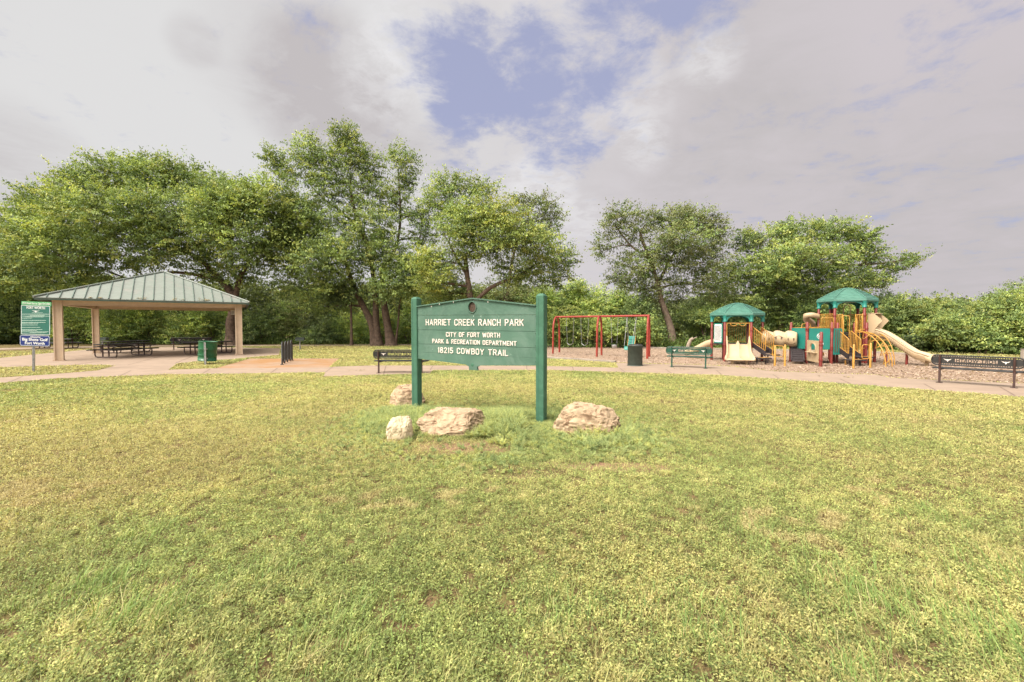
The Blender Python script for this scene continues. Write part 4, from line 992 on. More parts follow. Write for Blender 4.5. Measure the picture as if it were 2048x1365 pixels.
    b = MB(); b.prism([(p[0]+w_/2, p[1]+h_/2) for p in rrect(w_-.12, h_-.12, .04)], o_+n_*.0195, u_, (0, 0, 1), n_*.004); fp = part(b, 'panel_face', 'white', pn)
    r = random.Random(8); b = MB(); zz = .14
    while zz < h_-.12:
        x = .09
        while x < w_-.12:
            l_ = r.uniform(.02, .09); b.box(o_+u_*(x+l_/2)+V3((0, 0, zz))+n_*.025, (l_, .004, .022), math.atan2(u_.y, u_.x)); x += l_+.022
        zz += .042
    part(b, 'panel_print', 'black_metal', pn)
    # yellow entry frame over the double slide
    q = FL1+(FR1-FL1)*.07; s_ = FL1+(FR1-FL1)*.93; b = MB()
    b.tube([q+V3((0, 0, z1)), q+V3((0, 0, 1.98)), s_+V3((0, 0, 1.98)), s_+V3((0, 0, z1))], .024, 8)
    for f in (.3, .7):
        cc = q+(s_-q)*f+V3((0, 0, 1.97)); uu = (s_-q).normalized(); b.tube([cc+uu*.15*math.cos(math.pi*(1+k/8))+V3((0, 0, .13*math.sin(math.pi*(1+k/8)))) for k in range(9)], .018, 6)
    b.tube([q+V3((0, 0, z1+.62)), q+(s_-q)*.02+V3((0, 0, z1+.62))], .02, 6)
    part(b, 'entry_frame', 'yellow')
    rail(RL1+(L1-RL1)*.1, RL1+(L1-RL1)*.42, z1+.05, z1+.92, n=5); rail(RR1+(RL1-RR1)*.08, RR1+(RL1-RR1)*.92, z1+.05, z1+.92, n=9)
    # a slide: trough swept along a path
    def slide(name, path, wid, wall, m='cream', lanes=1, side=None, thick=.03, walls=None, ribs=False):
        pts = smoothpath(path, 6); n = len(pts); vs = []; prof = []
        for j in range(lanes):
            pass
        sec = [(-wid/2-.03, 1.0), (-wid/2, 1.03), (-wid/2+.03, .9), (-wid/2+.06, .12), (-wid/2+.12, 0)]
        if lanes == 2: sec += [(-.10, 0), (-.035, .35), (0, .45), (.035, .35), (.10, 0)]
        else: sec += [(0, -.06)]
        sec += [(-a, z) for a, z in reversed(sec[:5])]
        sec += [(wid/2+.035, -.10), (0, -.16), (-wid/2-.035, -.10)]
        k = len(sec)
        for i, p in enumerate(pts):
            t = pts[min(i+1, n-1)]-pts[max(i-1, 0)]; t.z = 0
            if side is not None: s = V3(side)
            else: s = V3((-t.y, t.x, 0)).normalized()
            wl = wall if walls is None else float(np.interp(i/(n-1), *walls))
            fl_ = 1+(.22*max(0, i/(n-1)-.55)/.45+.0 if lanes == 2 else 0)
            for a, z in sec: vs.append(p+s*a*fl_+V3((0, 0, z*wl if z > 0 else z*(.5 if lanes == 2 else .8))))
        fs = [(i*k+j, i*k+(j+1) % k, (i+1)*k+(j+1) % k, (i+1)*k+j) for i in range(n-1) for j in range(k)]
        fs += [tuple(range(k-1, -1, -1)), tuple((n-1)*k+j for j in range(k))]
        b = MB(); b.add(vs, fs, True); o = part(b, name, m); return o, pts
    nrm1 = V3((math.cos(rad(o1+270)), math.sin(rad(o1+270)), 0)); mid1 = (FL1+FR1)/2; sd = (FR1-FL1).normalized()
    P0 = mid1+nrm1*.02
    ds, _ = slide('double_slide', [P0+V3((0, 0, z1+.0)), P0+nrm1*.25+V3((0, 0, z1-.04)), P0+nrm1*.75+V3((0, 0, .62)), P0+nrm1*1.2+V3((0, 0, .36)), P0+nrm1*1.5+V3((0, 0, .28)), P0+nrm1*1.72+V3((0, 0, .25))], 1.02, .2, lanes=2, side=sd,
                  walls=([0, .1, .5, .85, 1], [.42, .34, .20, .16, .06]))
    for a in (-.3, .3):
        b = MB(); b.box(P0+nrm1*1.45+sd*a+V3((0, 0, .1)), (.09, .09, .34), None, .01); part(b, 'slide_foot', 'cream', ds)
    # left rear slide, going away to the left
    m1 = (L1+RL1)/2; nr = (m1-V3((*c1, 0))).normalized()
    slide('rear_slide', [m1+V3((0, 0, z1)), m1+nr*.5+V3((0, 0, z1-.12)), m1+nr*1.2+V3((0, 0, .45)), m1+nr*1.8+V3((0, 0, .25))], .5, .22)
    # ---------------- stairs: treads between dark stringers with yellow rails
    def stairs(a, c, z_top, z_bot, dirv, n, rail_drop, closed=True):
        a, c, dirv = V3((*a[:2], 0)), V3((*c[:2], 0)), V3(dirv).normalized(); w = (c-a).length; u = (c-a)/w; run = .24*n
        b = MB(); ang = math.atan2(u.y, u.x)
        for i in range(n):
            z = z_top-(z_top-z_bot)*(i+1)/n; p = (a+c)/2+dirv*(.24*(i+.5)); b.box(p+V3((0, 0, z)), (w-.05, .25, .035), ang); b.box(p-dirv*.11+V3((0, 0, z+(z_top-z_bot)/n/2)), (w-.05, .012, (z_top-z_bot)/n-.04), ang)
        st = part(b, 'stair', 'deck')
        for e in (a, c):
            s0 = e+V3((0, 0, z_top)); s1 = e+dirv*run+V3((0, 0, z_bot)); up = V3((0, 0, .10)); th = u*(.025)
            b = MB(); b.add([s0+up-th, s0-up*1.6-th, s1-up*1.6-th, s1+up-th, s0+up+th, s0-up*1.6+th, s1-up*1.6+th, s1+up+th], [(0, 1, 2, 3), (7, 6, 5, 4), (0, 4, 5, 1), (1, 5, 6, 2), (2, 6, 7, 3), (3, 7, 4, 0)]); part(b, 'stringer', 'deck', st)
            g = (z_top-z_bot)
            rail(e, e+dirv*run*.97, z_top+.10, z_top+.88, z_bot+.10, z_bot+.80, n=7, name='hand_rail')
    a1 = FR1+(R1-FR1)*.13; b1 = FR1+(R1-FR1)*.87; nS = V3((math.cos(rad(o1-30)), math.sin(rad(o1-30)), 0)); dS = V3((.42, -.9, 0))
    stairs(a1, b1, z1, .50, dS, 3, .3)
    # low transfer steps and yellow grab posts
    def lowstep(c, z, w=.75, d=.5, ang=0, tip='yellow'):
        b = MB(); b.box((c[0], c[1], z-.03), (w, d, .06), ang, .012); o = part(b, 'transfer_step', 'deck')
        b = MB(); b.box((c[0]+.1, c[1]-.02, z+.0035), (w*.6, d*.5, .006), ang); part(b, 'step_mark', tip, o)
        for sx in (-1, 1):
            b = MB(); b.cyl((c[0]+sx*w*.3, c[1], -.05), (c[0]+sx*w*.3, c[1], z-.05), .03, n=8); part(b, 'step_leg', 'deck', o)
    def ypost(px, py, h, r=.042): 
        g = G(px, py); b = MB(); b.tube([(g.x, g.y, -.05), (g.x, g.y, h), (g.x, g.y, h+.025)], [r, r, r*.5], 12); return part(b, 'grab_post', 'yellow'), g
    def yloop(a, c, z0, z1_):
        a, c = V3((*a[:2], 0)), V3((*c[:2], 0)); b = MB(); b.tube(smoothcorner([a+V3((0, 0, z0)), a+V3((0, 0, z1_)), c+V3((0, 0, z1_)), c+V3((0, 0, z0))], .07), .018, 7, closed=True); part(b, 'grab_loop', 'yellow')
    lowstep((11.95, 21.75), .33, .72, .5, .1); lowstep((12.75, 22.3), .45, .62, .45, .2)
    o, g = ypost(1549.5, 733, .93); o, g2 = ypost(1569.5, 733.5, .98); yloop((g2.x-.02, g2.y+.1), (g2.x+.0, g2.y+1.0), .42, .92)
    # ---------------- mid deck between tunnel and right tower
    A, B, D, Gp = (14.32, 23.35), (14.40, 22.2), (15.5, 22.05), (16.82, 22.5)
    z2 = .74; deck([A, B, D, (16.2, 22.1), Gp, (16.6, 23.3), (15.5, 23.9)], z2)
    for p in (A, B, D, (15.5, 23.95)): post(p[0], p[1], 2.0, clamps=(1.7, 1.62, .8, .7) if p != A else (1.62, .8))
    for px, dd in ((1675.5, 22.6), (1709, 23.0), (1733.5, 22.2)):
        q = P(px, 650, dd); post(q.x, q.y, 1.98, clamps=(1.7, .8))
    pA = boards(A, B, .72, 1.74, 'teal', 'side_panel', inset=.03)
    hx, hz = .5, .5
    pl, o_, u_, n_, w_, h_ = boards(B, D, .70, 1.73, 'teal', 'game_panel', inset=.08)
    for (cx, cz, rr) in ((w_*.52, .64, .13), (w_*.56, .25, .12)):
        b = MB(); ctr = o_+u_*cx+V3((0, 0, cz))+n_*.022; b.tube([ctr+u_*rr*math.cos(k*math.pi/10)+V3((0, 0, rr*math.sin(k*math.pi/10))) for k in range(20)], .012, 6, closed=True)
        for k in range(5): b.tube([ctr, ctr+u_*rr*math.cos(k*1.2566+.4)+V3((0, 0, rr*math.sin(k*1.2566+.4)))], .008, 5)
        b.prism([(rr*.55*math.cos(k*math.pi/6), rr*.55*math.sin(k*math.pi/6)) for k in range(12)], ctr, u_, (0, 0, 1), n_*.01)
        part(b, 'game_wheel', 'white', pl)
    pl2, *_ = boards(D, (16.0, 22.02), .45, 1.72, 'teal', 'side_panel', inset=.03)
    b = MB()
    for k in range(3): b.box((15.65+k*.11, 22.0, 1.12), (.035, .02, 1.1))
    part(b, 'panel_slot', 'cream_dark', pl2)
    # play-house window panel between post B and the short front post C
    C = G(1641, 734); post(C.x, C.y, 1.55, .07, clamps=(1.12, .98, .30))
    a_, c_ = V3((B[0], B[1], 0)), V3((C.x, C.y, 0)); a2 = a_+(c_-a_)*.04; c2 = a_+(c_-a_)*.93
    L_ = (c2-a2).length; hole = [(L_*.28, .48), (L_*.72, .48), (L_*.72, .72)]+[(L_*.5+L_*.22*math.cos(math.pi*k/8), .72+.16*math.sin(math.pi*k/8)) for k in range(1, 8)]+[(L_*.28, .72)]
    wp, o_, u_, n_, w_, h_ = boards(a2, c2, .16, 1.16, 'cream', 'window_panel', .05, .0, [list(reversed(hole))])
    b = MB(); b.tube([o_+u_*p[0]+V3((0, 0, p[1]))+n_*.03 for p in hole], .022, 6, closed=True); part(b, 'window_trim', 'cream', wp)
    b = MB(); b.box(o_+u_*L_*.5+n_*.09+V3((0, 0, .45)), (L_*.72, .16, .035), math.atan2(u_.y, u_.x)); part(b, 'counter', 'cream', wp)
    b = MB(); b.add([o_+u_*L_*.3+n_*.03+V3((0, 0, .42)), o_+u_*L_*.7+n_*.03+V3((0, 0, .42)), o_+u_*L_*.5+n_*.03+V3((0, 0, .12)), o_+u_*L_*.5+n_*.15+V3((0, 0, .42))], [(0, 1, 3), (0, 3, 2), (3, 1, 2), (0, 2, 1)]); part(b, 'bracket', 'cream', wp)
    # black rubber climbing ramp under the side panel
    b = MB(); base = P(1588, 700, 22.4); q0 = V3((14.05, 22.0, .05)); 
    ra, rb_ = V3((14.35, 22.85, .74)), V3((13.75, 21.85, .18)); sdv = V3((.86, -.5, 0))
    dv = rb_-ra
    for k in range(6):
        p = ra+dv*k/5.5; b.box(p+V3((0, 0, .03)), (.46, .06, .06), math.atan2(sdv.y, sdv.x))
    for s in (-.26, .26): b.tube([ra+sdv*s, rb_+sdv*s], .04, 6)
    q1, q2_, hu = sdv*.24, -sdv*.24, V3((0, 0, -.05)); b.add([ra+q1, ra+q2_, rb_+q2_, rb_+q1, ra+q1+hu, ra+q2_+hu, rb_+q2_+hu, rb_+q1+hu], [(0, 1, 2, 3), (7, 6, 5, 4), (0, 4, 5, 1), (1, 5, 6, 2), (2, 6, 7, 3), (3, 7, 4, 0)])
    part(b, 'climbing_ramp', 'deck')
    b = MB(); cc = G(1646, 719); b.tube([(cc.x+.0+.1*math.cos(t*.7), cc.y+.1, .28+.1*math.sin(t*.7)) for t in range(9)], .035, 6, closed=True); b.tube([(cc.x-.08, cc.y+.1, .62), (cc.x-.02, cc.y+.1, .36)], .03, 6); part(b, 'yellow_handle', 'yellow')
    # ---------------- crawl tunnel of three cream lumps
    t0, t1 = V3((13.02, 23.72, 1.2)), V3((14.33, 22.82, 1.2)); ax = (t1-t0); Lt = ax.length; ax.normalize(); sdn = V3((-ax.y, ax.x, 0)); 
    b = MB(); n = 28; prof = []; m_ = 36; vs = []
    for i in range(m_+1):
        f = i/m_; x = f*Lt; ph = f*3; bulge = abs(math.sin(math.pi*ph))**.5; rr = .30+.095*bulge; cz = .035*math.sin(math.pi*ph*1.0+math.pi/2)*math.cos(math.pi*math.floor(min(ph, 2.999)))
        for k in range(n):
            a = 2*math.pi*k/n; rip = 1+(.012 if (k % 2 and math.sin(a) > .35) else 0)*bulge
            vs.append(t0+ax*x+(sdn*math.cos(a)+V3((0, 0, 1))*math.sin(a))*rr*rip+V3((0, 0, cz)))
    fs = [(i*n+k, i*n+(k+1) % n, (i+1)*n+(k+1) % n, (i+1)*n+k) for i in range(m_) for k in range(n)]; b.add(vs, fs, True)
    tn = part(b, 'crawl_tunnel', 'cream', fix=False); md = tn.modifiers.new('thick', 'SOLIDIFY'); md.thickness = .03
    b = MB(); front = -sdn if sdn.y > 0 else sdn
    for L3 in range(3):
        for s in (-1, 1):
            p = t0+ax*Lt*((L3+.5)/3+s*.075)+front*.385+V3((0, 0, .03 if L3 == 1 else -.02)); b.prism(rrect(.05, .13, .024), p, ax, (0, 0, 1), front*.02)
    part(b, 'tunnel_slot', 'cream_dark', tn)
    b = MB()
    for L3 in range(3):
        pts = []
        for k in range(9):
            a = rad(-15-14*math.cos(math.pi*(k/8-.5)*1.0)*(-1 if L3 == 1 else 1)-(14 if L3 != 1 else -22)); x = Lt*((L3+.5)/3+(k/8-.5)*.24)
            pts.append(t0+ax*x+(front*math.cos(a)+V3((0, 0, 1))*math.sin(a))*.395)
        b.tube(pts, .011, 5)
    part(b, 'tunnel_seam', 'cream_dark', tn)
    b = MB()
    for f in (1/3, 2/3):
        b.tube([t0+ax*Lt*f+(sdn*math.cos(k*math.pi/12)+V3((0, 0, 1))*math.sin(k*math.pi/12))*.315 for k in range(24)], .02, 6, closed=True)
    part(b, 'tunnel_collar', 'cream', tn)
    # ---------------- right tower
    c3, o3 = (17.4, 23.7), -30; z3 = 1.5; H3 = roof(c3, o3, 3.10, 3.80); R3, RR3, RL3, L3_, FL3, FR3 = H3
    for p in H3: post(p.x, p.y, 3.05, .066, clamps=(2.35, 1.5, .8))
    deck(H3, z3)
    c = V3((*c3, 0)); b = MB(); b.cyl((17.55, 24.9, 0), (17.55, 24.9, 2.75), .07); part(b, 'fire_pole', 'red')
    b = MB(); q = P(1687.5, 610, 24.7); q2 = P(1701, 610, 24.7); rr = (q2.x-q.x)/2; mx = (q.x+q2.x)/2
    b.tube([(q.x, 24.7, 1.5)]+[(mx-rr*math.cos(math.pi*k/8), 24.7, 2.80+rr*math.sin(math.pi*k/8)) for k in range(9)]+[(q2.x, 24.7, 1.5)], .026, 8); part(b, 'entry_hoop', 'cream')
    zt = z3+.95
    rail(L3_+(FL3-L3_)*.08, L3_+(FL3-L3_)*.92, z3+.06, zt, n=10); rail(RL3+(L3_-RL3)*.08, RL3+(L3_-RL3)*.45, z3+.06, zt, n=5)
    rail(RR3+(RL3-RR3)*.55, RR3+(RL3-RR3)*.92, z3+.06, zt, n=6); rail(RR3+(RL3-RR3)*.06, RR3+(RL3-RR3)*.35, z3+.06, zt, n=4); rail(R3+(RR3-R3)*.08, R3+(RR3-R3)*.92, z3+.06, zt, n=8)
    rail(FL3+(FR3-FL3)*.06, FL3+(FR3-FL3)*.30, z3+.02, zt-.05, n=4); rail(FL3+(FR3-FL3)*.72, FL3+(FR3-FL3)*.95, z3+.02, zt-.05, n=4)
    rail(FR3+(R3-FR3)*.05, FR3+(R3-FR3)*.2, z3+.02, zt, n=3)
    # rails beside the upper steps
    uFF = (FR3-FL3).normalized(); nF = V3((uFF.y, -uFF.x, 0)); nF = nF if nF.y < 0 else -nF
    for f in (.26, .70):
        e = FL3+(FR3-FL3)*f; rail(e+nF*.05, e+nF*.62, z3+.1, zt, z2+.25, z2+1.25, n=5, name='hand_rail')
    b = MB()
    for k in range(5):
        z = z2+(z3-z2)*(k+1)/6+.02; b.box(FL3+(FR3-FL3)*.48+nF*(.62-.12*k)+V3((0, 0, z)), (.52, .16, .04), math.atan2(uFF.y, uFF.x)); b.box(FL3+(FR3-FL3)*.48+nF*(.55-.12*k)+V3((0, 0, z-.07)), (.50, .015, .10), math.atan2(uFF.y, uFF.x))
    part(b, 'upper_step', 'deck')
    # stair down towards the viewer from the mid deck
    stairs((15.88, 22.1), (16.52, 22.2), z2, .42, (-.03, -1, 0), 3, .3)
    lowstep((15.85, 21.0), .30, .72, .5, 0); lowstep((16.5, 21.25), .42, .62, .45, 0)
    o, g = ypost(1706.7, 737.5, 1.03); o, g2 = ypost(1740.3, 736.3, 1.08); yloop((g2.x-.3, g2.y+.1), (g2.x-.02, g2.y+.05), .40, 1.02); ypost(1691, 731, .30, .035)
    yloop((17.0, 22.25), (17.35, 22.2), .75, 1.68)
    # arch climber
    ar = []
    tp = [P(1713, 662.3, 22.1), P(1726.5, 664.0, 22.35)]; bt = [G(1771.5, 735), G(1784.5, 734)]
    for a, e in zip(tp, bt):
        hz_ = V3((e.x-a.x, e.y-a.y, 0)); pts = [V3((a.x, a.y, a.z))+hz_*math.sin(math.pi/2*k/12)+V3((0, 0, -a.z*(1-math.cos(math.pi/2*k/12)))) for k in range(13)]; pts.append(pts[-1]-V3((0, 0, .1))); ar.append(pts)
    b = MB()
    for pts in ar: b.tube(pts, .024, 8)
    ac = part(b, 'arch_climber', 'yellow')
    b = MB()
    for k in range(2, 11):
        p, q = ar[0][k], ar[1][k]; m = (p+q)/2-V3((.18, -.05, .30)); b.tube(smoothpath([p, p*.5+m*.5-V3((0, 0, .06)), m, q*.5+m*.5-V3((0, 0, .06)), q], 3) if k % 2 == 0 else [p, q], .017, 6)
    part(b, 'climber_rung', 'yellow', ac)
    for dx, sc in ((.35, .72), (.75, .62)):
        b = MB(); pp = []
        for k in range(13):
            p = ar[1][k]; q0 = ar[1][0]; pp.append(V3((q0.x+dx+(p.x-q0.x)*sc, q0.y+.1+(p.y-q0.y)*sc, p.z*.96)))
        b.tube(pp, .021, 7)
        for k in (3, 5, 7, 9): b.tube([pp[k], V3((pp[k].x-.32, pp[k].y+.05, pp[k].z-.05))], .015, 6)
        part(b, 'side_climber', 'yellow', ac)
    yloop((15.75, 23.2), (16.25, 23.0), 1.05, 2.25); yloop((16.5, 22.75), (16.75, 22.6), 1.0, 2.35); yloop((17.15, 22.3), (17.3, 22.45), 1.55, 2.45); yloop((14.9, 23.4), (15.4, 23.5), .9, 1.95)
    post(17.9, 23.2, 1.55); post(16.75, 23.9, 1.55); post(15.0, 23.2, .72); post(18.3, 22.2, .95, .04)
    # spiral rung climber beyond the arch
    b = MB()
    for k in range(4):
        cc = V3((18.0, 22.9, .35+.28*k)); b.tube([cc+V3((.30*math.cos(t/10*math.pi+.5*k), .30*math.sin(t/10*math.pi+.5*k), .02*t)) for t in range(13)], .018, 6)
    b.cyl((18.0, 22.9, 0), (18.0, 22.9, 1.6), .045); part(b, 'curly_climber', 'yellow')
    # big wavy right-hand slide with hood
    s0 = (FR3*.42+R3*.58); end = V3((19.28, 20.75, 0)); dv = (end-s0); dv.z = 0; dn = dv.normalized(); Ls = dv.length; sdd = V3((-dn.y, dn.x, 0))
    hs = [(0, 1.5), (.10, 1.50), (.25, 1.38), (.42, 1.10), (.60, .74), (.74, .50), (.84, .42), (.93, .34), (1.0, .27)]
    sl, pts = slide('wave_slide', [s0+dn*Ls*f+V3((0, 0, z)) for f, z in hs], .58, .2, walls=([0, .08, .2, .8, .95, 1], [.34, .26, .20, .18, .12, .04]))
    b = MB()
    for i in range(4, len(pts)-8):
        p = pts[i]-V3((0, 0, .03)); p2 = p-V3((0, 0, .13))
        p = p+V3((0, 0, .10)); p2 = p2+V3((0, 0, -.02))
        b.add([p+sdd*.34, p-sdd*.34, p2-sdd*.315, p2+sdd*.315, p+sdd*.34+dn*.022, p-sdd*.34+dn*.022, p2-sdd*.315+dn*.022, p2+sdd*.315+dn*.022], [(0, 1, 2, 3), (7, 6, 5, 4), (0, 4, 5, 1), (1, 5, 6, 2), (2, 6, 7, 3), (3, 7, 4, 0)])
    part(b, 'slide_rib', 'cream_brown', sl)
    b = MB()
    for s in (-1, 1): b.tube([p+sdd*s*.325+V3((0, 0, .17)) for p in pts[1:-4]], .030, 8)
    part(b, 'slide_rail', 'cream', sl)
    b = MB(); q = s0+dn*Ls*.60; b.cyl(q-V3((0, 0, .1)), q+V3((0, 0, .66)), .055, n=10); part(b, 'slide_post', 'red', sl)
    b = MB(); q = s0+dn*Ls*.90; b.box(q+V3((0, 0, .22)), (.36, .3, .12), math.atan2(dn.y, dn.x), .03); b.box(q+V3((0, 0, .07)), (.11, .11, .3)); part(b, 'slide_foot', 'cream', sl)
    b = MB(); a0, a1_ = s0-sdd*.36, s0+sdd*.36; poly = [(0, 0), (.30, .0), (.33, .22), (.46, .42), (.60, .58), (.56, .66), (.22, .99), (.12, 1.0), (0, .9)]
    for e in (a0, a1_): b.prism(poly, e+V3((0, 0, z3)), dn, (0, 0, 1), sdd*.03)
    b.box((a0+a1_)/2+dn*.17+V3((0, 0, z3+.95)), (.36, .72, .035), math.atan2(dn.y, dn.x)); part(b, 'slide_hood', 'cream', sl)
    # S-shaped chute on the left of the right tower
    s1 = (L3_+RL3)/2
    cp = [P(1636, 634, 24.2), P(1624, 631, 24.2), P(1614, 633, 24.35), P(1613, 640, 24.6), P(1620, 646, 24.8), P(1625, 652, 25.0), P(1619, 659, 25.2), P(1605, 664, 25.5), P(1590, 671, 25.8), P(1575, 680, 26.0), P(1560, 691, 26.1)]
    ch, _ = slide('curved_slide', cp, .22, .12, walls=([0, .15, .5, .8, 1], [.12, .14, .18, .2, .16]))
    b = MB(); b.cyl((16.3, 25.3, -.1), (16.3, 25.3, 1.6), .05, n=8); part(b, 'slide_post', 'red', ch)
    # bridge rail between mid deck and tower
    rail((15.5, 23.9), (16.3, 24.1), z2+.1, 1.72, n=6); rail((15.0, 23.7), (15.5, 23.9), z2+.1, 1.72, n=5)
    b = MB(); b.tube([(14.5, 23.5, 1.74), (16.3, 23.3, 1.78)], .022, 6); part(b, 'top_bar', 'yellow')
play_structure()

# ------------------------------------------------------------------ rocks
def rock(label, c, size, seed, m, rz=0, pts=None, flat=0.0):
    import bmesh
    from mathutils import noise as mn
    bm = bmesh.new(); bmesh.ops.create_icosphere(bm, subdivisions=5, radius=1.0); r = random.Random(seed); off = Vector((r.uniform(0, 50), r.uniform(0, 50), r.uniform(0, 50)))
    # planes chopping the ball into a boulder
    cuts = []
    for i in range(11):
        n = Vector((r.gauss(0, 1), r.gauss(0, 1), r.gauss(0, .8))).normalized(); cuts.append((n, r.uniform(.60, .88)))
    cuts.append((Vector((.1, 0, 1)).normalized(), .72+flat))
    for v in bm.verts:
        p = v.co.copy()
        for n, d in cuts:
            k = p.dot(n)
            if k > d: p -= n*(k-d)*.80
        q = p*1.3+off
        p *= 1+.10*mn.noise(q*1.1)+.055*mn.noise(q*3.1)
        e = mn.noise(q*6+Vector((0, 0, p.z*6)))+.6*mn.noise(q*13); p += v.co.normalized()*(.045*e); cr = abs(mn.noise(q*2.3+Vector((9, 3, 1)))); p *= 1-.06*max(0, 1-cr*9)
        # bedding layers
        p.x += .012*math.sin(p.z*17+3*mn.noise(q*2)); p.y += .014*math.sin(p.z*15+4*mn.noise(q*2.2))
        v.co = Vector((p.x*size[0], p.y*size[1], p.z*size[2]))
    me = bpy.data.meshes.new('rock'); bm.to_mesh(me); bm.free()
    me.polygons.foreach_set('use_smooth', [False]*len(me.polygons))
    o = link('rock', me, None, m); o.location = c; o.rotation_euler = (0, 0, rz)
    meta(o, label, 'rock', 'rocks round the park sign')
rock('long flat tan limestone boulder in the middle, between the sign posts', (-1.04, 7.95, .10), (.68, .40, .42), 3, 'rock', 0.0)
rock('small pale upright limestone block left of the long flat boulder', (-1.86, 7.42, .13), (.235, .2, .38), 11, 'rock_pale', .4, flat=.15)
rock('rounded tan boulder with grey weathered face right of the sign', (1.30, 8.05, .07), (.72, .46, .44), 8, 'rock', -.2, flat=.2)
rock('tan boulder half hidden behind the left sign post', (-2.50, 10.75, .08), (.52, .36, .50), 19, 'rock', .2, flat=.1)

# ------------------------------------------------------------------ odds and ends
def stump():
    g = G(1374, 700); g.y += 1.5; t = MB(); pts = [P(1374, 697.5, g.y+.2), P(1378, 688, g.y+.2), P(1381, 681, g.y+.2), P(1386, 677, g.y+.2)]; pts[0].z = -.05
    t.tube(smoothpath(pts, 4), [.16-.004*i for i in range(13)], 9); t.tube([pts[2], pts[3]+Vector((.3, 0, .1))], [.06, .03], 6)
    o = t.build('dead_stump', 'dead'); meta(o, 'bleached broken tree stump leaning behind the green bench', 'stump')
stump()
def end_post():
    b = MB(); p = P(2046, 729, 22.5); b.box((p.x, p.y, .30), (.16, .16, .75), None, .02); b.box((p.x, p.y, .69), (.18, .18, .03), None, .01)
    meta(b.build('marker_post', 'kerb'), 'short pale square post at the far right edge beyond the bench', 'post')
end_post()
def leaf_bits():
    r = random.Random(5); b = MB()
    for px, py, k in ((701, 743, 8), (721, 743, 12), (1255, 740, 10), (1270, 742, 6), (1355, 740, 8), (1365, 741, 6), (1700, 757, 10), (1690, 756, 6), (1643, 755, 4), (1420, 738, 4), (880, 745, 3)):
        c = G(px, py)
        for _ in range(k):
            p = c+Vector((r.gauss(0, .10), r.gauss(0, .07), .035+r.random()*.02)); a = r.uniform(0, 6); v = Vector((math.cos(a), math.sin(a), .2))*.04; w = Vector((-math.sin(a), math.cos(a), .25))*.022
            b.add([p-v, p+w, p+v, p-w], [(0, 1, 2, 3)])
    meta(b.build('fallen_leaves', 'litter'), 'small dead leaves scattered on the footpath', 'leaves', kind='stuff')
leaf_bits()

# ------------------------------------------------------------------ trees
PALS = {'mid': [(0.159, 0.227, 0.079), (0.214, 0.288, 0.1), (0.278, 0.356, 0.109), (0.122, 0.182, 0.069)], 'light': [(0.289, 0.376, 0.113), (0.384, 0.454, 0.132), (0.211, 0.289, 0.102), (0.401, 0.436, 0.142)], 'yellow': [(0.311, 0.37, 0.095), (0.373, 0.412, 0.104), (0.248, 0.319, 0.085), (0.456, 0.453, 0.114)], 'olive': [(0.197, 0.222, 0.104), (0.244, 0.273, 0.119), (0.155, 0.185, 0.081), (0.279, 0.304, 0.132)], 'dark': [(0.096, 0.135, 0.058), (0.13, 0.177, 0.074), (0.069, 0.107, 0.052), (0.173, 0.212, 0.083)]}
def foliage(r, blobs, K, leaf, pal, D, rc=.62, sprig=.5, gain=1.0):
    """blobs: world ellipsoids (c, r3, weight, palette); leaves hang in sprays that point outwards"""
    allC = []; allT = []; allN = []; allL = []; allc = []; cl = []
    for (c, rad3, wgt, pl) in blobs:
        pxm = FPX/2/D; area = math.pi*rad3[0]*rad3[2]*pxm*pxm; nl = int(area*K*(wgt*.8+.25)*2.6); leaf_ = leaf*.84
        per = 26; nc = max(6, nl//per)
        d = r.normal(0, 1, (nc, 3)); d /= np.linalg.norm(d, axis=1, keepdims=True)
        rr = r.uniform(.15, 1, nc)**.45*r.normal(1, .10, nc); spray = r.rand(nc) < sprig*.26
        rr = np.where(spray, rr*r.uniform(1.05, 1.36, nc), rr)
        cc = np.array(c)+d*np.array(rad3)*rr[:, None]; cc[:, 2] = np.maximum(cc[:, 2], .35)
        cl.append(cc)
        out = d*np.array([1, 1, .6])+np.array([0, 0, .18])+r.normal(0, .3, (nc, 3)); out /= np.linalg.norm(out, axis=1, keepdims=True)
        k = np.repeat(np.arange(nc), per); m = len(k)
        s = rc*r.uniform(.7, 1.25, nc)[k]
        along = r.normal(0, .55, m)*s; perp = r.normal(0, .26, (m, 3))*s[:, None]; perp[:, 2] *= .38
        C = cc[k]+out[k]*along[:, None]+perp
        T = out[k]*.6+r.normal(0, .7, (m, 3)); T[:, 2] -= .25
        Nn = r.normal(0, .55, (m, 3))+np.array([-.1, -.25, .95])+.3*out[k]
        P_ = np.array(PALS[pl]); Q_ = np.array(PALS[pal if pal != pl else {'mid': 'light', 'light': 'mid', 'yellow': 'light', 'olive': 'mid', 'dark': 'mid'}[pl]])
        base = np.where(r.rand(nc, 1) < .62, P_[r.choice(len(P_), nc)], Q_[r.choice(len(Q_), nc)])
        base = base*(1+.25*np.clip(fbm(cc[:, 0]*1.0+cc[:, 1], cc[:, 2]*1.3, 7, 1.1, 2), -1.2, 1.2))[:, None]*r.uniform(.88, 1.12, (nc, 1))*gain
        allC.append(C); allT.append(T); allN.append(Nn); allL.append(leaf_*r.uniform(.65, 1.3, m)); allc.append(base[k]*r.uniform(.8, 1.2, (m, 1)))
    C, T, Nn, L, col = map(np.concatenate, (allC, allT, allN, allL, allc))
    ok = C[:, 2] > .05
    C, T, Nn, L, col = C[ok], T[ok], Nn[ok], L[ok], col[ok]
    return leaf_quads(C, T, Nn, L, L*.48), col, cl
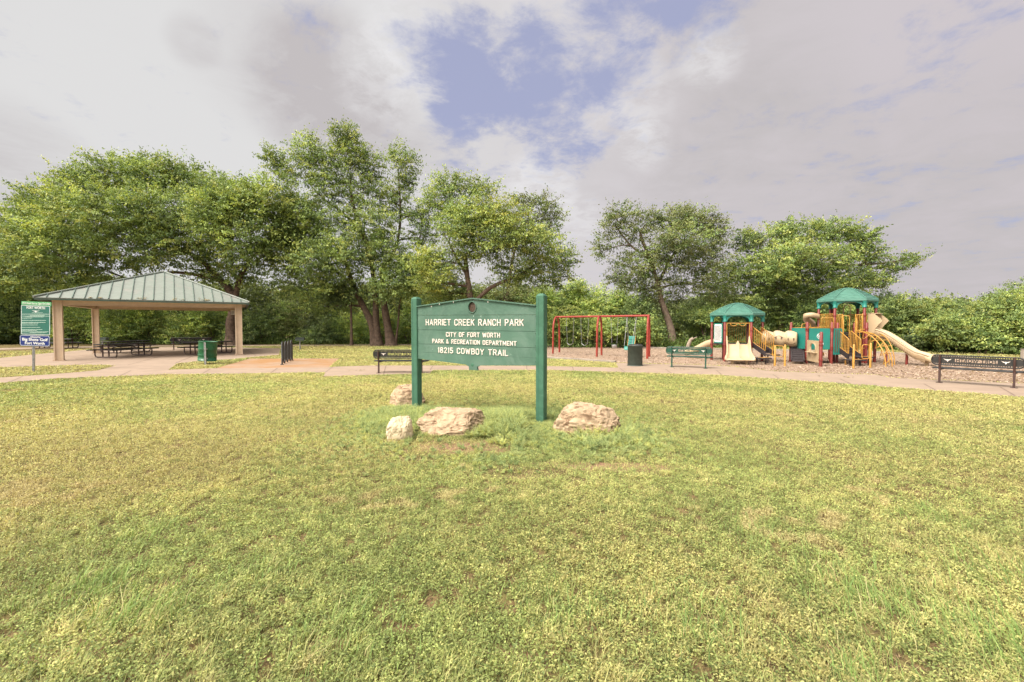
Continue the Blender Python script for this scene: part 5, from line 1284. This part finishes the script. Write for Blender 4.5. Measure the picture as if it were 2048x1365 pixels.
def blob_world(b, D, depth=.8):
    px, py, rx, ry = b[:4]; dz = b[4] if len(b) > 4 else 0; w = b[5] if len(b) > 5 else 1.0; pl = b[6] if len(b) > 6 else None
    dd = D+dz; c = P(px, py, dd); s = dd/FPX
    ry_, rx_ = ry*s, rx*s
    return ((c.x, c.y, c.z), (rx_, max(rx_, ry_)*depth, ry_), w, pl)
def tree(name, label, D, trunks, blobs, pal='mid', K=1.6, leaf=.24, bark='bark', seed=1, rc=.62, limb_r=.16, twigs=9, cat='tree', group=None, sprig=.5):
    r = np.random.RandomState(seed); rr = random.Random(seed)
    base = P(trunks[0][0][0][0], trunks[0][0][0][1], D); base.z = 0
    t = thing(name, label, cat, base, 0, group)
    W = [blob_world(b, D) for b in blobs]; W = [(c, r3, w, p or pal) for c, r3, w, p in W]
    V, col, cl = foliage(r, W, K, leaf, pal, D, rc, sprig)
    o = np_mesh('crown', V-np.array(base), 4, col, 'leaf', t)
    b = MB(); nodes = []
    for pts, r0, r1 in trunks:
        w = [P(px, py, D+(dz[0] if dz else 0)) for px, py, *dz in pts]
        if pts[0][1] > 680: w[0].z = -.1
        sp = smoothpath(w, 5); n = len(sp); rads = []
        for i in range(n):
            f = i/(n-1); q = r0+(r1-r0)*f
            if pts[0][1] > 680: q *= 1+.75*math.exp(-max(sp[i].z, 0)/.45)
            rads.append(q*(1+.06*math.sin(i*1.7+seed)))
        b.tube(sp, rads, 10); nodes += [(sp[i], rads[i]) for i in range(n//3, n)]
    b.build('trunk', bark, t, base)
    lb = MB()
    for (c, r3, w, p), cc in zip(W, cl):
        c = Vector(c); c = c+Vector((rr.uniform(-.3, .3)*r3[0], rr.uniform(-.3, .3)*r3[1], -.25*r3[2]))
        q, qr = min(nodes, key=lambda k: (k[0]-c).length+max(0, k[0].z-c.z)*.9)
        L = (c-q).length; r0 = min(qr*.7, limb_r*(.5+L/10)); mid1 = q+(c-q)*.35+Vector((rr.gauss(0, .05), rr.gauss(0, .05), .03))*L; mid2 = q+(c-q)*.7+Vector((rr.gauss(0, .06), rr.gauss(0, .06), .05))*L
        pth = smoothpath([q, mid1, mid2, c], 4); n = len(pth); lb.tube(pth, [r0+(r0*.35-r0)*i/(n-1) for i in range(n)], 6, caps=False)
        new = [(pth[i], r0*(1-.65*i/(n-1))) for i in range(n//2, n)]
        kk = min(len(cc), twigs+3)
        for ti in r.choice(len(cc), kk, replace=False):
            e = Vector(cc[ti]); s_, sr = min(new, key=lambda k: (k[0]-e).length); l2 = (e-s_).length
            m = s_+(e-s_)*.5+Vector((rr.gauss(0, .08), rr.gauss(0, .08), .06+rr.gauss(0, .05)))*l2; lb.tube(smoothpath([s_, m, e], 3), [sr*.45, sr*.4, sr*.35, sr*.28, sr*.22, sr*.18, .008], 4, caps=False)
        nodes += new[-2:]
    lb.build('branches', bark, t, base, fix=False)
    return t
tree('spreading_tree', 'huge spreading green tree arching over the picnic shelter', 43,
     [([(464, 690), (461, 650), (468, 610), (462, 585), (440, 560)], .46, .28), ([(468, 610), (474, 580), (482, 552), (500, 520)], .30, .16), ([(440, 560), (400, 520), (360, 500), (300, 490)], .26, .12), ([(440, 560), (350, 545), (260, 560)], .18, .08)],
     [(40, 500, 75, 55, 0), (110, 420, 70, 55, 1), (165, 380, 65, 45, 0, 1, 'light'), (235, 352, 70, 42, 1), (300, 348, 60, 38, 0), (370, 365, 60, 42, 1), (200, 430, 110, 55, -3, 1, 'light'), (320, 420, 100, 50, -2),
      (110, 500, 100, 50, -3), (440, 395, 60, 45, 0), (390, 470, 85, 50, -2), (260, 500, 110, 45, -2, .9), (0, 560, 60, 45, 1), (120, 560, 90, 35, 0), (470, 410, 55, 45, -4, 1, 'light'),
      (540, 400, 70, 50, -4, 1, 'light'), (500, 470, 80, 55, -4), (430, 430, 55, 50, -5, 1, 'light'), (590, 440, 55, 50, -3), (450, 540, 80, 38, 0, .8), (330, 575, 70, 22, 1, .7), (560, 510, 60, 40, -2, .8), (60, 450, 60, 45, -2, 1, 'light'), (200, 575, 80, 25, -1, .8)], 'mid', 1.45, .27, seed=11)
tree('tall_tree', 'tallest tree with an open airy top and three dark trunks behind the left sign post', 41,
     [([(752, 692), (742, 645), (722, 605), (706, 570), (690, 520)], .36, .15), ([(756, 692), (752, 640), (750, 580), (738, 500), (712, 430), (700, 380)], .34, .10), ([(783, 692), (773, 640), (766, 590), (764, 540)], .38, .2),
      ([(764, 540), (790, 500), (800, 450), (800, 400), (796, 340)], .16, .05), ([(790, 690), (796, 650), (799, 610), (808, 570)], .10, .05), ([(706, 570), (640, 520), (590, 500)], .17, .08), ([(738, 500), (700, 440), (650, 400), (620, 370)], .12, .05)],
     [(545, 318, 26, 26, 0, .7), (575, 345, 30, 28, 0, .7), (610, 300, 38, 32, 0, .75), (640, 335, 45, 36, 0, .75), (690, 272, 34, 30, 0, .8), (700, 310, 45, 35, 0, .75), (660, 380, 50, 38, 0, .6), (740, 330, 36, 34, 0, .7), (720, 380, 50, 38, 0, .6),
      (805, 315, 30, 26, 0, .8), (812, 360, 26, 30, 0, .8), (780, 400, 36, 34, 0, .7), (650, 440, 60, 40, -1, .8), (740, 450, 60, 40, -1, .9), (700, 500, 70, 42, -2), (640, 520, 70, 40, -2), (770, 510, 55, 42, -1), (600, 570, 60, 35, 1, .8),
      (815, 545, 38, 42, -1), (780, 570, 50, 38, -2), (680, 565, 60, 32, -1, .8), (600, 480, 50, 35, 0, .8), (845, 470, 34, 30, 0, .8), (850, 430, 26, 24, 0, .7), (820, 430, 24, 22, 0, .6), (845, 560, 34, 40, -1, .9), (660, 610, 60, 22, 2, .6)], 'mid', 1.35, .24, seed=23)
tree('yellow_green_tree', 'bright yellow-green tree with a forked trunk directly behind the park sign', 38,
     [([(943, 692), (942, 640), (940, 590), (934, 550), (930, 510)], .34, .17), ([(945, 610), (975, 580), (1010, 562), (1040, 550), (1070, 530)], .2, .08), ([(934, 550), (915, 520), (900, 490)], .15, .07)],
     [(880, 400, 40, 32, 1, .7, 'mid'), (900, 370, 40, 26, 1, .7, 'mid'), (960, 378, 38, 24, 1, .7, 'mid'), (905, 440, 42, 36, 0, .9), (950, 425, 50, 36, -2, 1, 'light'), (1000, 430, 50, 34, -3, 1, 'yellow'), (1020, 470, 58, 36, -3, 1, 'light'),
      (1075, 490, 55, 38, -2, 1, 'light'), (1125, 515, 34, 26, 0, .8, 'mid'), (970, 490, 60, 36, -1), (1040, 540, 60, 34, 0, .8, 'mid'), (895, 520, 45, 36, 0, .8, 'light'), (850, 515, 30, 24, -1, 1, 'yellow'), (860, 560, 38, 30, -1, .9, 'yellow'), (1100, 555, 45, 25, 1, .6, 'mid'), (900, 580, 55, 30, 1, .8, 'light'), (930, 460, 40, 30, -2, .9, 'light')], 'light', 1.4, .23, seed=31)
tree('olive_tree', 'darker olive tree showing above and right of the bright yellow-green tree', 47,
     [([(1010, 692), (1015, 600), (1025, 520), (1045, 450)], .25, .1)], [(1045, 405, 30, 18, 0, .8), (1085, 405, 34, 18, 0, .8), (1105, 435, 26, 24, 0, .7), (1055, 440, 44, 28, 0, .6), (1090, 465, 34, 20, 0, .5), (1000, 600, 60, 40, 0, .8), (1060, 610, 55, 40, 0, .8)], 'olive', 1.3, .25, seed=37)
tree('grey_green_tree', 'grey-green tree with a crooked pale trunk behind the green bench', 40,
     [([(1347, 695), (1342, 660), (1333, 630), (1322, 600), (1316, 570), (1300, 520), (1280, 470)], .34, .12), ([(1316, 570), (1340, 520), (1370, 480)], .14, .07), ([(1300, 520), (1260, 490), (1230, 450)], .11, .05)],
     [(1250, 428, 36, 22, 0, .55), (1222, 450, 26, 30, 0, .55), (1205, 495, 22, 28, 0, .6), (1270, 470, 36, 26, 0, .5), (1300, 440, 32, 24, 0, .6), (1350, 440, 42, 26, 0, 1), (1395, 440, 45, 28, 0, 1), (1435, 470, 30, 30, 0, .9), (1370, 480, 60, 34, -2), (1340, 510, 50, 36, -1), (1410, 520, 48, 30, 0, .8),
      (1270, 530, 50, 36, 0, .7), (1300, 570, 50, 30, 0, .7), (1390, 560, 50, 30, 0, .6), (1235, 560, 28, 24, 0, .6), (1330, 600, 45, 25, 1, .6), (1440, 590, 40, 34, 1, .6)], 'olive', 1.35, .23, 'bark_pale', seed=43)
tree('broad_tree', 'broad dense tree with long right-hand boughs above the play structure', 43,
     [([(1556, 692), (1562, 655), (1570, 620), (1578, 580), (1600, 540)], .26, .14), ([(1590, 692), (1600, 640), (1620, 580), (1660, 530)], .28, .14), ([(1660, 530), (1720, 530), (1780, 525), (1830, 515)], .12, .04)],
     [(1490, 485, 34, 26, 0, .7, 'dark'), (1540, 475, 50, 28, 0, .8, 'mid'), (1610, 465, 55, 28, 0, .9), (1670, 460, 50, 24, 0, .9, 'mid'), (1725, 475, 36, 24, 0, .9), (1735, 510, 40, 26, 0, .9), (1790, 530, 36, 16, 0, .8), (1828, 518, 26, 13, 0, .8), (1590, 510, 60, 34, -3, 1, 'light'), (1650, 520, 60, 34, -2),
      (1510, 540, 55, 38, -1, 1, 'mid'), (1560, 570, 60, 36, -1, 1, 'mid'), (1640, 570, 70, 34, -1), (1710, 560, 50, 28, 0, .9), (1500, 600, 50, 30, -1, 1, 'mid'), (1450, 560, 30, 40, 1, .8, 'mid'), (1570, 615, 55, 22, 0, .8, 'dark'), (1690, 595, 45, 18, 0, .8, 'mid'), (1560, 540, 40, 26, -4, 1, 'light'), (1760, 560, 35, 18, 0, .7)], 'mid', 1.4, .26, 'bark_pale', seed=53)
tree('slim_tree', 'slim dark tree stem standing left of the three dark trunks', 41, [([(703, 695), (703, 660), (702, 620), (700, 590)], .11, .08)], [(700, 590, 50, 24, 0, .7), (660, 585, 40, 20, 0, .6)], 'dark', 1.2, .25, seed=57)
tree('edge_tree', 'dense green tree cut off by the left edge of the picture', 48, [([(-20, 692), (-20, 640), (-10, 560)], .4, .2)],
     [(-80, 470, 90, 60), (-20, 560, 90, 60), (-140, 560, 90, 80), (-60, 640, 90, 40), (30, 620, 60, 40, 0, 1, 'dark')], 'mid', 1.3, .27, seed=59)
tree('edge_tree', 'tree far beyond the bushes at the right edge of the picture', 52, [([(2080, 695), (2080, 640), (2080, 600)], .3, .15)], [(2030, 590, 40, 18), (2080, 585, 60, 26), (2150, 600, 60, 30), (1990, 600, 30, 16)], 'mid', 1.3, .24, seed=60)

def bush(i, px, py, rx, ry, D, pal, label, K=1.5, leaf=.2):
    r = np.random.RandomState(100+i); base = P(px, 690, D); base.z = 0
    t = thing('bush', label, 'bush', base, 0, 'bushes along the edge of the woods')
    W = []
    n = 5
    for k in range(n):
        a = r.uniform(-.55, .55); c = P(px+rx*a, py+ry*r.uniform(-.35, .45), D+r.uniform(-1, 1)); s = D/FPX; f = r.uniform(.5, .75)
        W.append(((c.x, c.y, c.z), (rx*s*f, rx*s*f*.8, ry*s*f*1.05), 1.0, pal if r.rand() < .75 else {'light': 'mid', 'mid': 'light', 'dark': 'mid', 'yellow': 'light', 'olive': 'mid'}[pal]))
    V, col, cl = foliage(r, W, K, leaf, pal, D, .48, 1.0, 1.45 if (px < 1740 and D > 40.5) else (1.2 if px < 1740 else .92)); np_mesh('foliage', V-np.array(base), 4, col, 'leaf', t)
    b = MB(); rr = random.Random(i)
    for k in range(5):
        e = Vector(W[k][0]); f0 = base+Vector((rr.gauss(0, .3), rr.gauss(0, .3), -.05)); b.tube(smoothpath([f0, (f0+e)/2+Vector((rr.gauss(0, .2), 0, .2)), e], 4), [.06, .055, .05, .045, .04, .035, .03, .02, .012], 5)
    b.build('stems', 'bark', t, base)
BUSHES = [
 (760, 640, 30, 30, 45.5, 'light', 'pale shrub glimpsed between the dark trunks'),
 (95, 672, 30, 18, 44, 'mid', 'low green shrub behind the far picnic table'),
 (210, 675, 34, 18, 43.5, 'light', 'low light shrub seen between the tables under the shelter'),
 (1130, 655, 46, 40, 39, 'light', 'pale green bush seen through the left bay of the swing frame'),
 (1178, 660, 42, 36, 38.5, 'light', 'rounded light green bush just left of the middle swing legs'),
 (1232, 662, 40, 34, 38, 'mid', 'green bush behind the grey bucket swing'),
 (1285, 640, 44, 50, 39.5, 'dark', 'dark bush between the right swing legs and the crooked pale trunk'),
 (1110, 600, 46, 46, 44, 'mid', 'tall green shrub just right of the right sign post'),
 (1165, 600, 50, 50, 44, 'light', 'tall green shrub above the left bay of the swings'),
 (1225, 615, 50, 52, 44, 'light', 'tall yellow-green shrub above the right bay of the swings'),
 (1300, 660, 34, 32, 37, 'mid', 'low green bush at the foot of the crooked pale trunk'),
 (1400, 645, 54, 52, 43, 'dark', 'dark shrub behind the bleached stump'),
 (1420, 625, 40, 26, 40, 'mid', 'leafy low boughs left of the smaller teal roof'),
 (1480, 650, 50, 46, 42, 'dark', 'dark shrub seen through the smaller tower'),
 (1545, 640, 44, 42, 44, 'mid', 'shrub behind the cream crawl tunnel'),
 (1620, 640, 50, 50, 42, 'dark', 'dark shrub behind the teal game panel'),
 (1700, 640, 50, 46, 40, 'mid', 'green shrub behind the taller tower'),
 (1770, 610, 40, 26, 41, 'dark', 'dark spiky shrub right of the taller teal roof'),
 (1775, 655, 50, 48, 36, 'light', 'light green bush behind the wavy slide'),
 (1835, 640, 54, 46, 35, 'mid', 'green bush beyond the end of the wavy slide'),
 (1890, 628, 50, 36, 37, 'light', 'tall light green bush left of the right-hand skyline gap'),
 (1900, 665, 58, 40, 31.5, 'mid', 'lower green bush behind the left end of the black bench'),
 (1960, 640, 56, 48, 33, 'light', 'bright bush behind the middle of the black bench'),
 (1990, 612, 48, 30, 36, 'mid', 'upper green bush rising at the right skyline'),
 (2030, 650, 60, 52, 30, 'light', 'yellow-green bush behind the right end of the black bench'),
 (1985, 682, 60, 26, 29.5, 'mid', 'low bush hugging the grass behind the black bench'),
 (2110, 650, 70, 56, 29, 'light', 'large bush running out of the right edge'),
 (2200, 650, 80, 60, 28, 'mid', 'further bush beyond the right edge'),
 (1845, 685, 46, 24, 33, 'dark', 'low dark bush beyond the foot of the wavy slide'),
 (60, 665, 60, 30, 47, 'dark', 'dark bush behind the rules sign'),
 (150, 640, 50, 40, 46, 'mid', 'green bush just inside the front left tan post'),
 (235, 650, 54, 40, 45, 'light', 'light green bush seen under the left half of the shelter'),
 (300, 640, 54, 42, 46, 'mid', 'green bush seen under the middle of the shelter'),
 (370, 655, 54, 36, 45, 'light', 'light green bush seen under the right half of the shelter'),
 (425, 640, 44, 40, 46, 'mid', 'green bush just left of the big trunk under the shelter'),
 (530, 650, 48, 42, 46, 'dark', 'dark bush right of the shelter'),
 (585, 635, 44, 44, 47, 'olive', 'grey-green bush behind the pole-mounted grill'),
 (640, 660, 48, 34, 45, 'dark', 'dark bush left of the slim dark stem'),
 (720, 655, 40, 38, 46, 'light', 'light green bush seen between the slim stem and the three trunks'),
 (815, 660, 40, 36, 45, 'mid', 'green bush against the left sign post'),
 (830, 620, 34, 36, 46, 'light', 'tall light shrub above the left bench'),
 (480, 665, 30, 26, 44.5, 'dark', 'small dark bush beside the big trunk'),
 (-60, 650, 70, 44, 44, 'dark', 'dark bush beyond the left edge'),
]
for i, b_ in enumerate(BUSHES): bush(i, *b_)
def woodland():
    r = np.random.RandomState(5); n = 230000
    px = r.uniform(-500, 2600, n); Y = r.uniform(50, 60, n)
    # ragged skyline: high on the left, a dip behind the swings, low on the right
    topz = np.interp(px, [-500, 0, 500, 850, 1000, 1150, 1230, 1400, 1700, 1800, 2100, 2600], [560, 560, 575, 580, 585, 590, 612, 600, 600, 618, 612, 600])
    topz = topz-14*fbm(px/40, Y*0, 71, .9, 3)
    top = 1.9+(650-topz)*55/910; z = top*r.rand(n)**.8; x = (px-1024)/910*Y
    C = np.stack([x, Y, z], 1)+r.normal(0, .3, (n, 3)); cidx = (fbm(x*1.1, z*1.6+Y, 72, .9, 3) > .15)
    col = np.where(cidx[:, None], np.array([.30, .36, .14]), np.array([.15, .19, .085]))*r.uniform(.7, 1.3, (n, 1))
    T = r.normal(0, 1, (n, 3)); Nn = r.normal(0, .7, (n, 3))+np.array([0, -.3, .8]); L = r.uniform(.3, .55, n); C[:, 2] = np.maximum(C[:, 2], .1)
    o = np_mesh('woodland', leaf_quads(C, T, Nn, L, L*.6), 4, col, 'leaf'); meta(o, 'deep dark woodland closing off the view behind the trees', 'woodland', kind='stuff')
    r = random.Random(12); b = MB()
    n = 0
woodland()
def understory():
    # low weeds and saplings along the foot of the woods
    r = np.random.RandomState(15); n = 60000; px = r.uniform(-500, 2600, n)
    Y = np.interp(px, [-500, 1000, 1100, 1700, 1800, 2048, 2600], [46, 44, 38, 36.5, 34, 28.5, 26])+r.normal(0, .7, n)+1.0
    x = (px-1024)/910*Y; z = np.abs(r.normal(0, .28, n))*(1+.5*fbm(x, Y, 81, .8, 2)); C = np.stack([x, Y, z+.03], 1)
    col = np.array([(.13, .20, .05), (.18, .25, .07), (.09, .14, .04)])[r.choice(3, n)]*r.uniform(.8, 1.2, (n, 1))
    L = r.uniform(.12, .26, n); T = r.normal(0, .6, (n, 3))+np.array([0, 0, .8]); o = np_mesh('undergrowth', leaf_quads(C, T, r.normal(0, 1, (n, 3)), L, L*.4), 4, col, 'leaf')
    meta(o, 'knee-high undergrowth along the foot of the woods', 'undergrowth', kind='stuff')
understory()
